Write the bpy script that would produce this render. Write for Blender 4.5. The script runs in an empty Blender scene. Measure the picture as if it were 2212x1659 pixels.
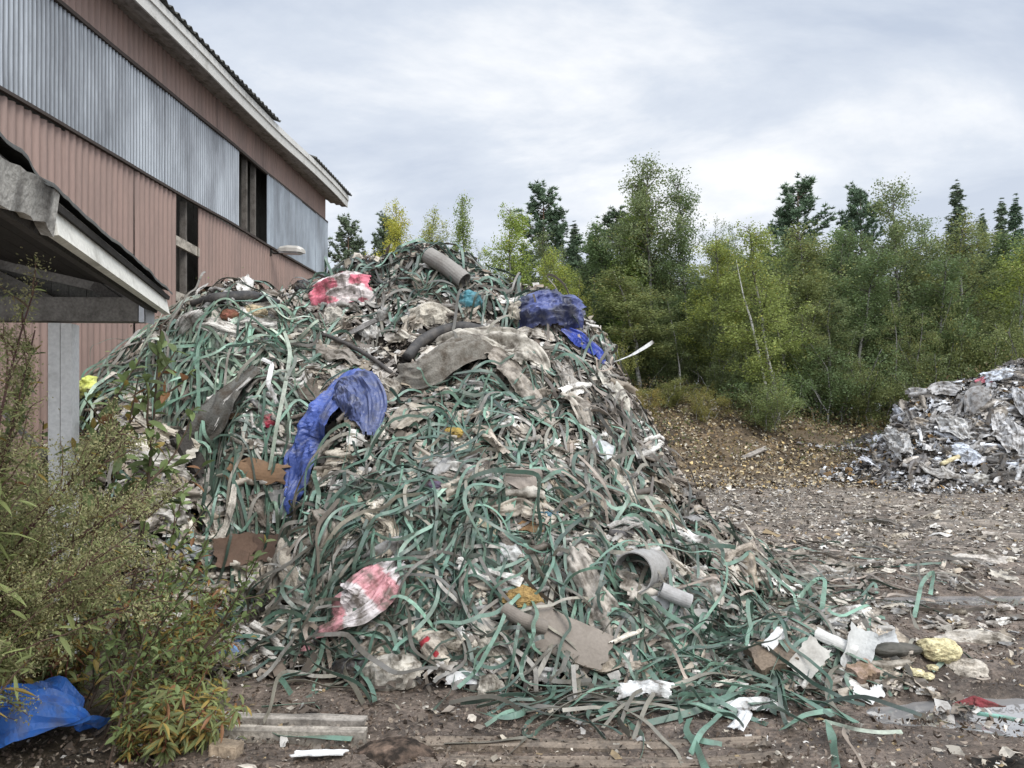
import bpy, math
import numpy as np
from math import radians as R, pi
C = bpy.context.scene.collection
scene = bpy.context.scene
rng = np.random.default_rng(7)

# ------------------------------------------------------------------ camera, world, sun, exposure
F, CX, HY, CH = 1609.0, 1106.0, 897.0, 1.6        # focal length / principal column / horizon row (photo at 2212 px wide), eye height
cam = bpy.data.cameras.new('camera'); camo = bpy.data.objects.new('camera', cam); C.objects.link(camo)
camo.location = (0, 0, CH); camo.rotation_euler = (R(90), 0, 0)
cam.sensor_width = 36; cam.lens = 36 * F / 2212; cam.shift_y = (HY - 829.5) / 2212
cam.clip_start = .05; cam.clip_end = 3000
scene.camera = camo
scene.view_settings.view_transform = 'Standard'; scene.view_settings.look = 'None'
scene.view_settings.exposure = 0.26; scene.view_settings.gamma = 1
SUN_EL, SUN_AZ = 48, 40      # light comes from behind the camera, to the right
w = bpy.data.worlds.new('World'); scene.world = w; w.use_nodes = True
nt = w.node_tree; nt.nodes.clear(); N = nt.nodes.new; Lk = nt.links.new
out = N('ShaderNodeOutputWorld'); mixs = N('ShaderNodeMixShader')
bg1 = N('ShaderNodeBackground'); bg2 = N('ShaderNodeBackground')
sky = N('ShaderNodeTexSky'); sky.sky_type = 'NISHITA'; sky.sun_disc = False
sky.sun_elevation = R(SUN_EL); sky.sun_rotation = R(180 - SUN_AZ)
bg1.inputs[1].default_value = .1; Lk(sky.outputs[0], bg1.inputs[0])
tc = N('ShaderNodeTexCoord'); sep = N('ShaderNodeSeparateXYZ'); Lk(tc.outputs['Generated'], sep.inputs[0])
za = N('ShaderNodeMath'); za.operation = 'MAXIMUM'; za.inputs[1].default_value = 0; Lk(sep.outputs[2], za.inputs[0])
zb = N('ShaderNodeMath'); zb.operation = 'ADD'; zb.inputs[1].default_value = .16; Lk(za.outputs[0], zb.inputs[0])
dx = N('ShaderNodeMath'); dx.operation = 'DIVIDE'; Lk(sep.outputs[0], dx.inputs[0]); Lk(zb.outputs[0], dx.inputs[1])
dy = N('ShaderNodeMath'); dy.operation = 'DIVIDE'; Lk(sep.outputs[1], dy.inputs[0]); Lk(zb.outputs[0], dy.inputs[1])
cmb = N('ShaderNodeCombineXYZ'); Lk(dx.outputs[0], cmb.inputs[0]); Lk(dy.outputs[0], cmb.inputs[1])
mp = N('ShaderNodeMapping'); mp.inputs['Rotation'].default_value = (0, 0, R(24)); mp.inputs['Scale'].default_value = (.75, 1.0, 1)
mp.inputs['Location'].default_value = (1.7, .4, 0)
Lk(cmb.outputs[0], mp.inputs[0])
n1 = N('ShaderNodeTexNoise'); n1.inputs['Scale'].default_value = 1.25; n1.inputs['Detail'].default_value = 7; n1.inputs['Roughness'].default_value = .58
n1.inputs['Distortion'].default_value = .35; Lk(mp.outputs[0], n1.inputs[0])
cr = N('ShaderNodeValToRGB'); e = cr.color_ramp.elements
e[0].position = .38; e[0].color = (.46, .52, .625, 1); e[1].position = .64; e[1].color = (.86, .87, .885, 1)
m1 = cr.color_ramp.elements.new(.51); m1.color = (.60, .65, .73, 1)
Lk(n1.outputs[0], cr.inputs[0])
# paler towards the horizon, as a real overcast is
hz = N('ShaderNodeMapRange'); hz.inputs[1].default_value = 0; hz.inputs[2].default_value = .45; hz.inputs[3].default_value = .45; hz.inputs[4].default_value = 0
Lk(za.outputs[0], hz.inputs[0])
mxh = N('ShaderNodeMix'); mxh.data_type = 'RGBA'; Lk(hz.outputs[0], mxh.inputs[0]); Lk(cr.outputs[0], mxh.inputs[6]); mxh.inputs[7].default_value = (.80, .82, .855, 1)
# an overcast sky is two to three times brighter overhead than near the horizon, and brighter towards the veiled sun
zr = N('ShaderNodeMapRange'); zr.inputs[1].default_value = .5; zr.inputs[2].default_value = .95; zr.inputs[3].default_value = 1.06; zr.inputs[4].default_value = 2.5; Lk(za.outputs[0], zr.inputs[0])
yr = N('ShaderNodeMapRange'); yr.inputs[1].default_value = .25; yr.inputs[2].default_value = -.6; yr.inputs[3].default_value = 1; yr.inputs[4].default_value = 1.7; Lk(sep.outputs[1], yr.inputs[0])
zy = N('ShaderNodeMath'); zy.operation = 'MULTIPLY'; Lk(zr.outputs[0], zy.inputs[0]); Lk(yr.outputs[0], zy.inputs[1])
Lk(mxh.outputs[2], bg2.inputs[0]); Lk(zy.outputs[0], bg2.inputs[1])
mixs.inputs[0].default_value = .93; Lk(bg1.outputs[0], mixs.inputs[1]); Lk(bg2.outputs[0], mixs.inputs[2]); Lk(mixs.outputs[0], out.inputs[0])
sl = bpy.data.lights.new('sun', 'SUN'); so = bpy.data.objects.new('sun', sl); C.objects.link(so)
sl.energy = 2.2; sl.angle = R(30); sl.color = (1, .965, .91)
so.rotation_euler = (R(90 - SUN_EL), 0, R(SUN_AZ)); so.location = (10, -10, 20)

# ------------------------------------------------------------------ numeric helpers
def _h(i, j, k, s):
    n = (i * 73856093) ^ (j * 19349663) ^ (k * 83492791) ^ (s * 2654435)
    n = (n ^ (n >> 13)) & 0x7fffffff
    n = (n * 1274126177) & 0x7fffffff
    n = ((n ^ (n >> 15)) * 2246822519) & 0x7fffffff
    return ((n ^ (n >> 16)) & 0xffff) / 65535.0
def vn(x, y, z=0.0, s=0):
    x, y, z = np.broadcast_arrays(np.asarray(x, float), np.asarray(y, float), np.asarray(z, float))
    i, j, k = np.floor(x).astype(np.int64), np.floor(y).astype(np.int64), np.floor(z).astype(np.int64)
    u, v, t = x - i, y - j, z - k
    u, v, t = u*u*(3-2*u), v*v*(3-2*v), t*t*(3-2*t)
    r = 0
    for a in (0, 1):
        for b in (0, 1):
            for c in (0, 1):
                r = r + (u if a else 1-u) * (v if b else 1-v) * (t if c else 1-t) * _h(i+a, j+b, k+c, s)
    return r
def fbm(x, y, z=0.0, s=0, o=4, g=.5):
    r, a, t = 0, 1.0, 0
    for q in range(o):
        r = r + a * vn(np.asarray(x)*2**q, np.asarray(y)*2**q, np.asarray(z)*2**q, s + q*17); t += a; a *= g
    return r / t - .5                     # about -0.5 .. 0.5
def sstep(a, b, x):
    t = np.clip((np.asarray(x, float) - a) / (b - a), 0, 1); return t*t*(3-2*t)
def P(px, py, Y): return np.array([(px-CX)/F*Y, Y, CH-(py-HY)/F*Y])
def PG(px, py): return P(px, py, CH*F/(py-HY))         # the point of the level ground seen there
def tps(pts, lam=.002):
    p = np.array(pts, float); xy, z = p[:, :2], p[:, 2]; n = len(p)
    def k(a, b):
        d2 = ((a[:, None]-b[None])**2).sum(-1) + 1e-9; return .5*d2*np.log(d2)
    A = np.zeros((n+3, n+3)); A[:n, :n] = k(xy, xy) + lam*np.eye(n); A[:n, n] = 1; A[:n, n+1:] = xy; A[n, :n] = 1; A[n+1:, :n] = xy.T
    w_ = np.linalg.solve(A, np.r_[z, 0, 0, 0])
    def f(x, y):
        q = np.stack([np.ravel(x), np.ravel(y)], -1); o = np.empty(len(q))
        for s in range(0, len(q), 20000):
            b = q[s:s+20000]; o[s:s+20000] = k(b, xy) @ w_[:n] + w_[n] + b @ w_[n+1:]
        return o.reshape(np.shape(x))
    return f
def ridged(x, y, s=0, o=3):
    r, a, t = 0, 1., 0
    for q in range(o): r = r+a*(1-np.abs(2*vn(np.asarray(x)*2**q+q*7.1, np.asarray(y)*2**q, 0, s+q)-1)); t += a; a *= .48
    return r/t
def in_puddle(u, v):
    k = np.zeros(np.shape(u), bool)
    for px, py, a, b in PUD: g = PG(px, py); k |= ((u-g[0])/a)**2+((v-g[1])/b)**2 < .95
    return k
def norm(v): return v / (np.linalg.norm(v, axis=-1, keepdims=True) + 1e-9)

# ------------------------------------------------------------------ terrain
HP = [(900,552,8.2),(820,553,8.2),(1000,568,8.0),(742,580,8.0),(1060,594,7.9),(1112,622,7.8),(640,655,7.8),(500,658,7.6),(390,680,7.3),(285,755,7.0),(205,830,6.9),
 (1240,684,7.6),(1310,790,7.3),(1375,885,7.0),(1430,985,6.8),(1475,1070,6.6),(1550,1150,6.4),(1650,1210,6.1),(1740,1300,5.8),
 (900,720,7.2),(700,760,7.0),(1050,760,6.9),(1150,800,6.8),(900,830,6.5),(600,800,6.6),(450,800,6.5),(1250,860,6.6),(320,860,6.6),
 (760,900,6.15),(1000,900,6.1),(1100,930,6.0),(1250,980,6.0),(1350,1010,6.25),(500,950,6.15),(400,950,6.2),(320,980,6.3),
 (700,1020,5.7),(820,1005,5.6),(950,1000,5.55),(1100,1010,5.55),(1250,1060,5.6),(1400,1110,5.85),
 (640,1150,5.35),(800,1150,5.12),(1000,1150,5.05),(1200,1150,5.1),(1400,1200,5.3),(1550,1250,5.55),
 (625,1280,5.05),(750,1300,4.85),(1000,1300,4.78),(1200,1300,4.78),(1400,1320,4.9),(1550,1340,5.15),
 (550,1130,6.0),(450,1180,6.1),(330,1100,6.3)]
hp = [tuple(P(*q)) for q in HP]
for px, py in ((640,1470),(850,1500),(1050,1495),(1250,1480),(1450,1460),(1600,1425),(1720,1370),(560,1330),(430,1310)):
    g = PG(px, py); hp.append((g[0], g[1], 0.0))
hp += [(-3.3,5.7,.1),(-4.4,6.2,.3),(-5.0,7.5,.5),(-1,9.3,2.4),(-1,10.6,1.2),(-1,12.4,0),(-3,9.4,1.9),(-3,11.8,.1),(.9,9.3,1.2),(1.0,11,0),(2.4,8.4,.0),(2.5,7.0,.0),(3,9.5,0),(2.9,5.8,0),
       (2.6,4.8,0),(1.2,3.9,0),(-.5,3.6,0),(-1.8,4.3,0),(-2.6,4.9,0),(-4.9,9,1.1),(-5,11.5,0),(-5.8,8,0),(-6.5,7,0),(3.5,7.5,0),(4,6,0),(-1,13.5,0),(-4,13.5,0),(2,13,0)]
heap_f = tps(hp)
H2 = [(1938,898,18.6),(1972,856,18.5),(2034,846,18.3),(2110,836,18.0),(2212,818,17.8),(2350,790,17.8),(2500,800,17.8),(1915,950,17.8),(2000,935,17.3),(2100,925,17.0),(2212,915,16.8),(2400,915,16.8),
      (1920,1015,17.2),(1960,1010,16.6),(2060,1020,16.2),(2212,1022,16.0),(2400,1022,16.0)]
h2 = [tuple(P(*q)) for q in H2]
for px, py in ((1870,1030),(1890,1052),(1960,1066),(2100,1072),(2212,1076),(2400,1076),(2600,1060)):
    g = PG(px, py); h2.append((g[0], g[1], 0.0))
h2 += [(8.2,19,.0),(9.2,20.5,.6),(10.5,20.8,1.2),(12.5,21,1.5),(15,21,1.6),(18,20,1.2),(20,17,0),(7.2,18,0),(9,14.5,0),(13,14,0),(17,14,0)]
heap2_f = tps(h2)
PUD = [(2200,1540,.75,.26),(2120,1480,.16,.06),(2120,1292,1.0,.16)]      # puddles: px, py, half sizes
def bank_h(x, y):
    hb = 2.45 - 1.0*sstep(5, 11, x) - .3*sstep(-3, -12, x)
    return hb*sstep(17.3, 25, y + .9*fbm(np.asarray(x)*.35, np.asarray(y)*.2, 0, 91, 3)*2) + np.clip(np.asarray(y)-25, 0, 60)*.015
def ground_h(x, y):
    x = np.asarray(x, float); y = np.asarray(y, float)
    near = np.exp(-((y-5)/7.0)**2)
    z = .10*fbm(x*.55, y*.55, 0, 3, 3) + (.035+.05*near)*fbm(x*2.1, y*2.6, 0, 5, 4, .6)
    z += .06*fbm(x*.22+y*.1, y*2.6, 0, 9, 2)*sstep(6, 8, y)*sstep(16, 13, y)     # wheel ruts
    z += .035*fbm(x*.9, y*7, 0, 8, 3)*np.exp(-((y-3.6)/.8)**2)*2        # drag marks that run across the view
    # soil thrown up beside the heap
    g = PG(1830, 1440); z += .22*np.exp(-(((x-g[0])/.75)**2 + ((y-g[1])/.38)**2))*(.6+1.4*(fbm(x*3, y*3, 0, 12, 3)+.5))
    g = PG(1950, 1240); z += .10*np.exp(-(((x-g[0])/1.2)**2 + ((y-g[1])/.5)**2))
    for px, py, a, b in PUD:
        g = PG(px, py); d = np.sqrt(((x-g[0])/a)**2 + ((y-g[1])/b)**2) + .5*fbm(x*5, y*8, 0, 14, 3)
        m = 1 - sstep(.75, 1.25, d); z = z*(1-m) + m*(-.055)
        z = z*(1-.0*m)
    return z + bank_h(x, y)
def terr(x, y):
    g = ground_h(x, y)
    hh = heap_f(x, y); m = sstep(0, .25, hh)
    rough = .36*fbm(x*1.7, y*1.7, 0, 21, 4, .55) + .24*fbm(x*4.5, y*4.5, 0, 23, 2)
    a = np.where((x > -7) & (x < 4.5) & (y < 13.6) & (y > 3), np.maximum(hh, 0) + m*rough, 0)
    b_ = heap2_f(x, y); m2 = sstep(0, .25, b_)
    b = np.where((x > 7) & (x < 21) & (y > 14) & (y < 22), np.maximum(b_, 0) + m2*(.5*fbm(x*1.1, y*1.1, 0, 31, 4, .55)), 0)
    return np.maximum(g, np.maximum(g*.5+a, b))
class Grid:
    def __init__(s, x0, x1, y0, y1, d):
        s.x0, s.y0, s.d = x0, y0, d; xs = np.arange(x0, x1+d, d); ys = np.arange(y0, y1+d, d)
        s.nx, s.ny = len(xs), len(ys); X, Y = np.meshgrid(xs, ys, indexing='ij'); s.z = terr(X, Y)
    def inside(s, x, y): return (x >= s.x0) & (x < s.x0+(s.nx-1)*s.d) & (y >= s.y0) & (y < s.y0+(s.ny-1)*s.d)
    def __call__(s, x, y):
        u = np.clip((x-s.x0)/s.d, 0, s.nx-1.001); v = np.clip((y-s.y0)/s.d, 0, s.ny-1.001)
        i = u.astype(int); j = v.astype(int); u = u-i; v = v-j; z = s.z
        return z[i, j]*(1-u)*(1-v) + z[i+1, j]*u*(1-v) + z[i, j+1]*(1-u)*v + z[i+1, j+1]*u*v
GA = Grid(-7, 9, 1.6, 13.6, .04); GB = Grid(-22, 34, 10, 48, .16)
def T(x, y):
    x = np.asarray(x, float); y = np.asarray(y, float)
    return np.where(GA.inside(x, y), GA(x, y), GB(x, y))
def Tn(x, y, e=.06):
    gx = (T(x+e, y)-T(x-e, y))/(2*e); gy = (T(x, y+e)-T(x, y-e))/(2*e)
    return norm(np.stack([-gx, -gy, np.ones_like(gx)], -1))
_Y = np.concatenate([np.arange(2.0, 13.5, .01), np.arange(13.5, 46, .03)])
def hit(px, py):
    x = (px-CX)/F*_Y; z = CH-(py-HY)/F*_Y
    k = np.nonzero(z <= T(x, _Y))[0]; k = k[0] if len(k) else len(_Y)-1
    return np.array([x[k], _Y[k], z[k]])

# ------------------------------------------------------------------ mesh helpers
def nmesh(name, V, Fs, mat, col=None, parent=None, smooth=False, tag_=None):
    """V (n,3); Fs one index array (m,k) or a list of them; col one colour per vertex."""
    me = bpy.data.meshes.new(name); V = np.asarray(V, np.float32).reshape(-1, 3)
    if not isinstance(Fs, list): Fs = [Fs]
    Fs = [np.asarray(f, np.int32) for f in Fs if len(f)]
    me.vertices.add(len(V)); me.vertices.foreach_set('co', V.ravel())
    lo = np.concatenate([f.ravel() for f in Fs]); tot = np.concatenate([np.full(len(f), f.shape[1], np.int32) for f in Fs])
    me.loops.add(len(lo)); me.loops.foreach_set('vertex_index', lo)
    st = np.zeros(len(tot), np.int32); st[1:] = np.cumsum(tot)[:-1]
    me.polygons.add(len(tot)); me.polygons.foreach_set('loop_start', st); me.polygons.foreach_set('loop_total', tot)
    me.polygons.foreach_set('use_smooth', np.full(len(tot), bool(smooth)))
    me.update(calc_edges=True); me.validate()
    if col is not None:
        c = np.asarray(col, np.float32); c = np.broadcast_to(c, (len(V), c.shape[-1])) if c.ndim == 1 else c
        if c.shape[1] == 3: c = np.c_[c, np.ones(len(c), np.float32)]
        at = me.color_attributes.new('col', 'FLOAT_COLOR', 'POINT'); at.data.foreach_set('color', np.ascontiguousarray(c, np.float32).ravel())
    me.materials.append(mat)
    o = bpy.data.objects.new(name, me); C.objects.link(o)
    if parent is not None: o.parent = parent
    return o
def tag(o, label=None, cat=None, group=None, kind=None):
    if label: o['label'] = label
    if cat: o['category'] = cat
    if group: o['group'] = group
    if kind: o['kind'] = kind
    return o
def empty(name, loc=(0, 0, 0), label=None, cat=None, group=None):
    o = bpy.data.objects.new(name, None); C.objects.link(o); o.location = [float(q) for q in loc]; o.empty_display_size = .1
    return tag(o, label, cat, group)
def setloc(o, loc):
    """move the mesh's origin to loc without moving it"""
    me = o.data; n = len(me.vertices); v = np.empty(n*3, np.float32); me.vertices.foreach_get('co', v)
    v = v.reshape(-1, 3) - np.asarray(loc, np.float32); me.vertices.foreach_set('co', v.ravel()); o.location = [float(q) for q in loc]; me.update()
    return o
class MB:
    def __init__(s): s.V, s.F3, s.F4, s.C, s.n = [], [], [], [], 0
    def add(s, V, F, col=(.5, .5, .5)):
        V = np.asarray(V, float).reshape(-1, 3); F = np.asarray(F, int)
        (s.F4 if F.shape[1] == 4 else s.F3).append(F + s.n); s.V.append(V)
        c = np.asarray(col, float); s.C.append(np.broadcast_to(c, (len(V), 3)) if c.ndim == 1 else c); s.n += len(V)
    def box(s, a, b, wid, hei, up=(0, 0, 1), col=(.5, .5, .5)):
        """bar from a to b, wid sideways, hei along up"""
        a, b = np.asarray(a, float), np.asarray(b, float); t = norm(b-a); up = np.asarray(up, float); sd = norm(np.cross(t, up)); u = np.cross(sd, t)
        V = [p + sd*wid/2*i + u*hei/2*j for p in (a, b) for i, j in ((-1, -1), (1, -1), (1, 1), (-1, 1))]
        s.add(V, [(0,1,2,3),(7,6,5,4),(0,4,5,1),(1,5,6,2),(2,6,7,3),(3,7,4,0)], col)
    def tube(s, pts, rad, n=8, col=(.5, .5, .5), cap=True):
        pts = np.asarray(pts, float); m = len(pts); rad = np.broadcast_to(np.asarray(rad, float), (m,)); t = norm(np.gradient(pts, axis=0))
        ref = np.array([0, 0, 1.0]) if abs(t[0][2]) < .9 else np.array([1.0, 0, 0]); sd = norm(np.cross(t, ref)); u = np.cross(sd, t)
        a = np.arange(n)*2*pi/n
        V = (pts[:, None] + rad[:, None, None]*(np.cos(a)[None, :, None]*sd[:, None] + np.sin(a)[None, :, None]*u[:, None])).reshape(-1, 3)
        i = np.arange(m-1)[:, None]*n; j = np.arange(n)[None]; k = (j+1) % n
        Fq = np.stack([i+j, i+k, i+n+k, i+n+j], -1).reshape(-1, 4)
        c = np.asarray(col, float); c = np.repeat(c, n, 0) if c.ndim == 2 else c
        if cap:
            V = np.r_[V, pts[:1], pts[-1:]]
            if c.ndim == 2: c = np.r_[c, c[:1], c[-1:]]
            F3 = [(m*n, (q+1) % n, q) for q in range(n)] + [(m*n+1, (m-1)*n+q, (m-1)*n+(q+1) % n) for q in range(n)]
            s.F3.append(np.array(F3)+s.n)
        s.add(V, Fq, c)
    def build(s, name, mat, parent=None, smooth=False):
        Fs = []
        if s.F4: Fs.append(np.concatenate(s.F4))
        if s.F3: Fs.append(np.concatenate(s.F3))
        return nmesh(name, np.concatenate(s.V), Fs, mat, np.concatenate(s.C), parent, smooth)
def gridfaces(a, b, mask=None):
    i, j = np.meshgrid(np.arange(a-1), np.arange(b-1), indexing='ij'); q = i*b+j
    f = np.stack([q, q+b, q+b+1, q+1], -1)
    return f[mask] if mask is not None else f.reshape(-1, 4)

# ------------------------------------------------------------------ materials
def pmat(name, base=None, rough=.7, spec=.3, dirt=(.07, .055, .042), damt=.5, dscale=6.0, dlo=.45, dhi=.7, bump=0, bscale=60, tr=0, objcol=False, stretch=(1, 1, 1), coord='Object', rvar=0, metal=0, fine=0):
    m = bpy.data.materials.new(name); m.use_nodes = True; t = m.node_tree; t.nodes.clear(); N = t.nodes.new; L = t.links.new
    o = N('ShaderNodeOutputMaterial'); p = N('ShaderNodeBsdfPrincipled'); tc = N('ShaderNodeTexCoord'); mp = N('ShaderNodeMapping'); mp.inputs['Scale'].default_value = stretch
    if coord == 'World': g = N('ShaderNodeNewGeometry'); L(g.outputs['Position'], mp.inputs[0])
    else: L(tc.outputs[coord], mp.inputs[0])
    if base is None: a = N('ShaderNodeAttribute'); a.attribute_name = 'col'; c = a.outputs['Color']
    else: a = N('ShaderNodeRGB'); a.outputs[0].default_value = (*base, 1); c = a.outputs[0]
    if objcol:
        oi = N('ShaderNodeObjectInfo'); mx = N('ShaderNodeMix'); mx.data_type = 'RGBA'; mx.blend_type = 'MULTIPLY'; mx.inputs[0].default_value = 1
        L(c, mx.inputs[6]); L(oi.outputs['Color'], mx.inputs[7]); c = mx.outputs[2]
    if damt:
        n = N('ShaderNodeTexNoise'); n.inputs['Scale'].default_value = dscale; n.inputs['Detail'].default_value = 6; n.inputs['Roughness'].default_value = .65; L(mp.outputs[0], n.inputs[0])
        r = N('ShaderNodeMapRange'); r.inputs[1].default_value = dlo; r.inputs[2].default_value = dhi; r.inputs[3].default_value = 0; r.inputs[4].default_value = damt; L(n.outputs[0], r.inputs[0])
        mx = N('ShaderNodeMix'); mx.data_type = 'RGBA'; L(r.outputs[0], mx.inputs[0]); L(c, mx.inputs[6]); mx.inputs[7].default_value = (*dirt, 1); c = mx.outputs[2]
    if fine:
        n = N('ShaderNodeTexNoise'); n.inputs['Scale'].default_value = bscale*1.3; n.inputs['Detail'].default_value = 3; L(mp.outputs[0], n.inputs[0])
        r = N('ShaderNodeMapRange'); r.inputs[1].default_value = .3; r.inputs[2].default_value = .7; r.inputs[3].default_value = 1-fine; r.inputs[4].default_value = 1+fine; L(n.outputs[0], r.inputs[0])
        mx = N('ShaderNodeVectorMath'); mx.operation = 'SCALE'; L(c, mx.inputs[0]); L(r.outputs[0], mx.inputs['Scale']); c = mx.outputs[0]
    L(c, p.inputs['Base Color']); p.inputs['Roughness'].default_value = rough; p.inputs['Specular IOR Level'].default_value = spec; p.inputs['Metallic'].default_value = metal
    if rvar:
        n = N('ShaderNodeTexNoise'); n.inputs['Scale'].default_value = dscale*1.7; n.inputs['Detail'].default_value = 3; L(mp.outputs[0], n.inputs[0])
        r = N('ShaderNodeMapRange'); r.inputs[1].default_value = .35; r.inputs[2].default_value = .65; r.inputs[3].default_value = rough-rvar; r.inputs[4].default_value = rough+rvar; L(n.outputs[0], r.inputs[0]); L(r.outputs[0], p.inputs['Roughness'])
    if bump:
        n = N('ShaderNodeTexNoise'); n.inputs['Scale'].default_value = bscale; n.inputs['Detail'].default_value = 4; L(mp.outputs[0], n.inputs[0])
        b = N('ShaderNodeBump'); b.inputs['Strength'].default_value = bump; b.inputs['Distance'].default_value = .02; L(n.outputs[0], b.inputs['Height']); L(b.outputs[0], p.inputs['Normal'])
    s = p.outputs[0]
    if tr:
        q = N('ShaderNodeBsdfTranslucent'); L(c, q.inputs[0]); ms = N('ShaderNodeMixShader'); ms.inputs[0].default_value = tr; L(s, ms.inputs[1]); L(q.outputs[0], ms.inputs[2]); s = ms.outputs[0]
    L(s, o.inputs[0]); return m
M = dict(
 strap=pmat('strap_plastic', rough=.38, spec=.5, dirt=(.095, .085, .068), damt=.75, dscale=6, dlo=.44, dhi=.68, coord='World', fine=.12, bscale=40),
 film=pmat('dirty_film', rough=.48, spec=.4, dirt=(.085, .068, .05), damt=.9, dscale=8, dlo=.44, dhi=.62, bump=.5, bscale=26, coord='World', tr=.12),
 tarp=pmat('tarpaulin', rough=.42, spec=.45, dirt=(.15, .145, .15), damt=.65, dscale=9, dlo=.48, dhi=.7, bump=.3, bscale=30, coord='World', tr=.06),
 rag=pmat('soiled_textile', rough=.9, spec=.15, dirt=(.07, .054, .04), damt=.85, dscale=8, dlo=.44, dhi=.64, bump=.5, bscale=60, coord='World', fine=.18),
 card=pmat('card', rough=.85, spec=.2, dirt=(.09, .07, .055), damt=.6, dscale=5, dlo=.5, dhi=.75, bump=.2, bscale=40, coord='World', fine=.08),
 foam=pmat('foam', rough=.95, spec=.1, dirt=(.12, .08, .04), damt=.7, dscale=12, dlo=.45, dhi=.65, bump=.8, bscale=45, coord='World', fine=.2),
 rubber=pmat('rubber', rough=.62, spec=.3, dirt=(.16, .14, .12), damt=.5, dscale=10, dlo=.45, dhi=.7, bump=.2, bscale=60, coord='World'),
 scrap=pmat('scraps', rough=.7, spec=.3, damt=.6, dscale=14, dlo=.45, dhi=.7, coord='World'),
 mound=pmat('packed_waste', rough=.9, spec=.2, dirt=(.012, .010, .008), damt=.9, dscale=9, dlo=.34, dhi=.56, bump=1, bscale=30, coord='World', fine=.3),
 leaf=pmat('leaf', rough=.55, spec=.3, damt=0, tr=.38, objcol=True),
 weed=pmat('weed_leaf', rough=.55, spec=.35, dirt=(.22, .12, .03), damt=.3, dscale=14, dlo=.55, dhi=.75, tr=.38),
 stem=pmat('stem', rough=.8, spec=.2, damt=.3, dscale=20),
 needle=pmat('needle', rough=.6, spec=.3, damt=0, objcol=True),
 bark=pmat('bark', rough=.9, spec=.15, dirt=(.03, .026, .022), damt=.9, dscale=5, dlo=.52, dhi=.62, stretch=(1, 1, 2.4)),
 brown=pmat('brown_sheet', base=(.27, .187, .157), rough=.55, spec=.35, dirt=(.19, .14, .12), damt=.75, dscale=2.4, dlo=.42, dhi=.68, stretch=(1.6, 1.6, .22), coord='World', fine=.05, bscale=25),
 clear=None, wood=pmat('weathered_wood', rough=.85, spec=.2, dirt=(.06, .052, .045), damt=.75, dscale=7, dlo=.45, dhi=.68, stretch=(1, 1, 1), bump=.4, bscale=50, coord='World', fine=.2),
 paint=pmat('flaked_white_paint', rough=.7, spec=.3, dirt=(.22, .205, .17), damt=.7, dscale=4.5, dlo=.52, dhi=.78, coord='World', fine=.1, bump=.2, bscale=40),
 dark=pmat('dark_board', base=(.05, .046, .042), rough=.9, spec=.15, dirt=(.028, .026, .024), damt=.6, dscale=4, coord='World', fine=.2),
 board=pmat('shed_board', base=(.115, .11, .098), rough=.9, spec=.15, dirt=(.05, .047, .042), damt=.7, dscale=5, coord='World', fine=.25),
 roofing=pmat('fibre_cement', base=(.075, .075, .07), rough=.9, spec=.2, dirt=(.12, .12, .10), damt=.6, dscale=5, coord='World', fine=.2),
 metal=pmat('galvanised', base=(.5, .51, .52), rough=.45, spec=.5, dirt=(.3, .3, .3), damt=.4, dscale=20, metal=.6),
 lamp=pmat('lamp_shell', base=(.52, .50, .46), rough=.5, spec=.4, dirt=(.25, .23, .2), damt=.5, dscale=6, coord='World'),
)
def clear_mat():
    m = pmat('corrugated_plastic', rough=.3, spec=.55, dirt=(.09, .095, .105), damt=.75, dscale=1.1, dlo=.40, dhi=.66, stretch=(1.3, 1.3, .35), coord='World', fine=.10, bscale=4)
    t = m.node_tree; o = [n for n in t.nodes if n.type == 'OUTPUT_MATERIAL'][0]; s = o.inputs[0].links[0].from_socket
    tr = t.nodes.new('ShaderNodeBsdfTransparent'); ms = t.nodes.new('ShaderNodeMixShader'); ms.inputs[0].default_value = .12
    t.links.new(s, ms.inputs[1]); t.links.new(tr.outputs[0], ms.inputs[2]); t.links.new(ms.outputs[0], o.inputs[0]); return m
M['clear'] = clear_mat()
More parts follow.
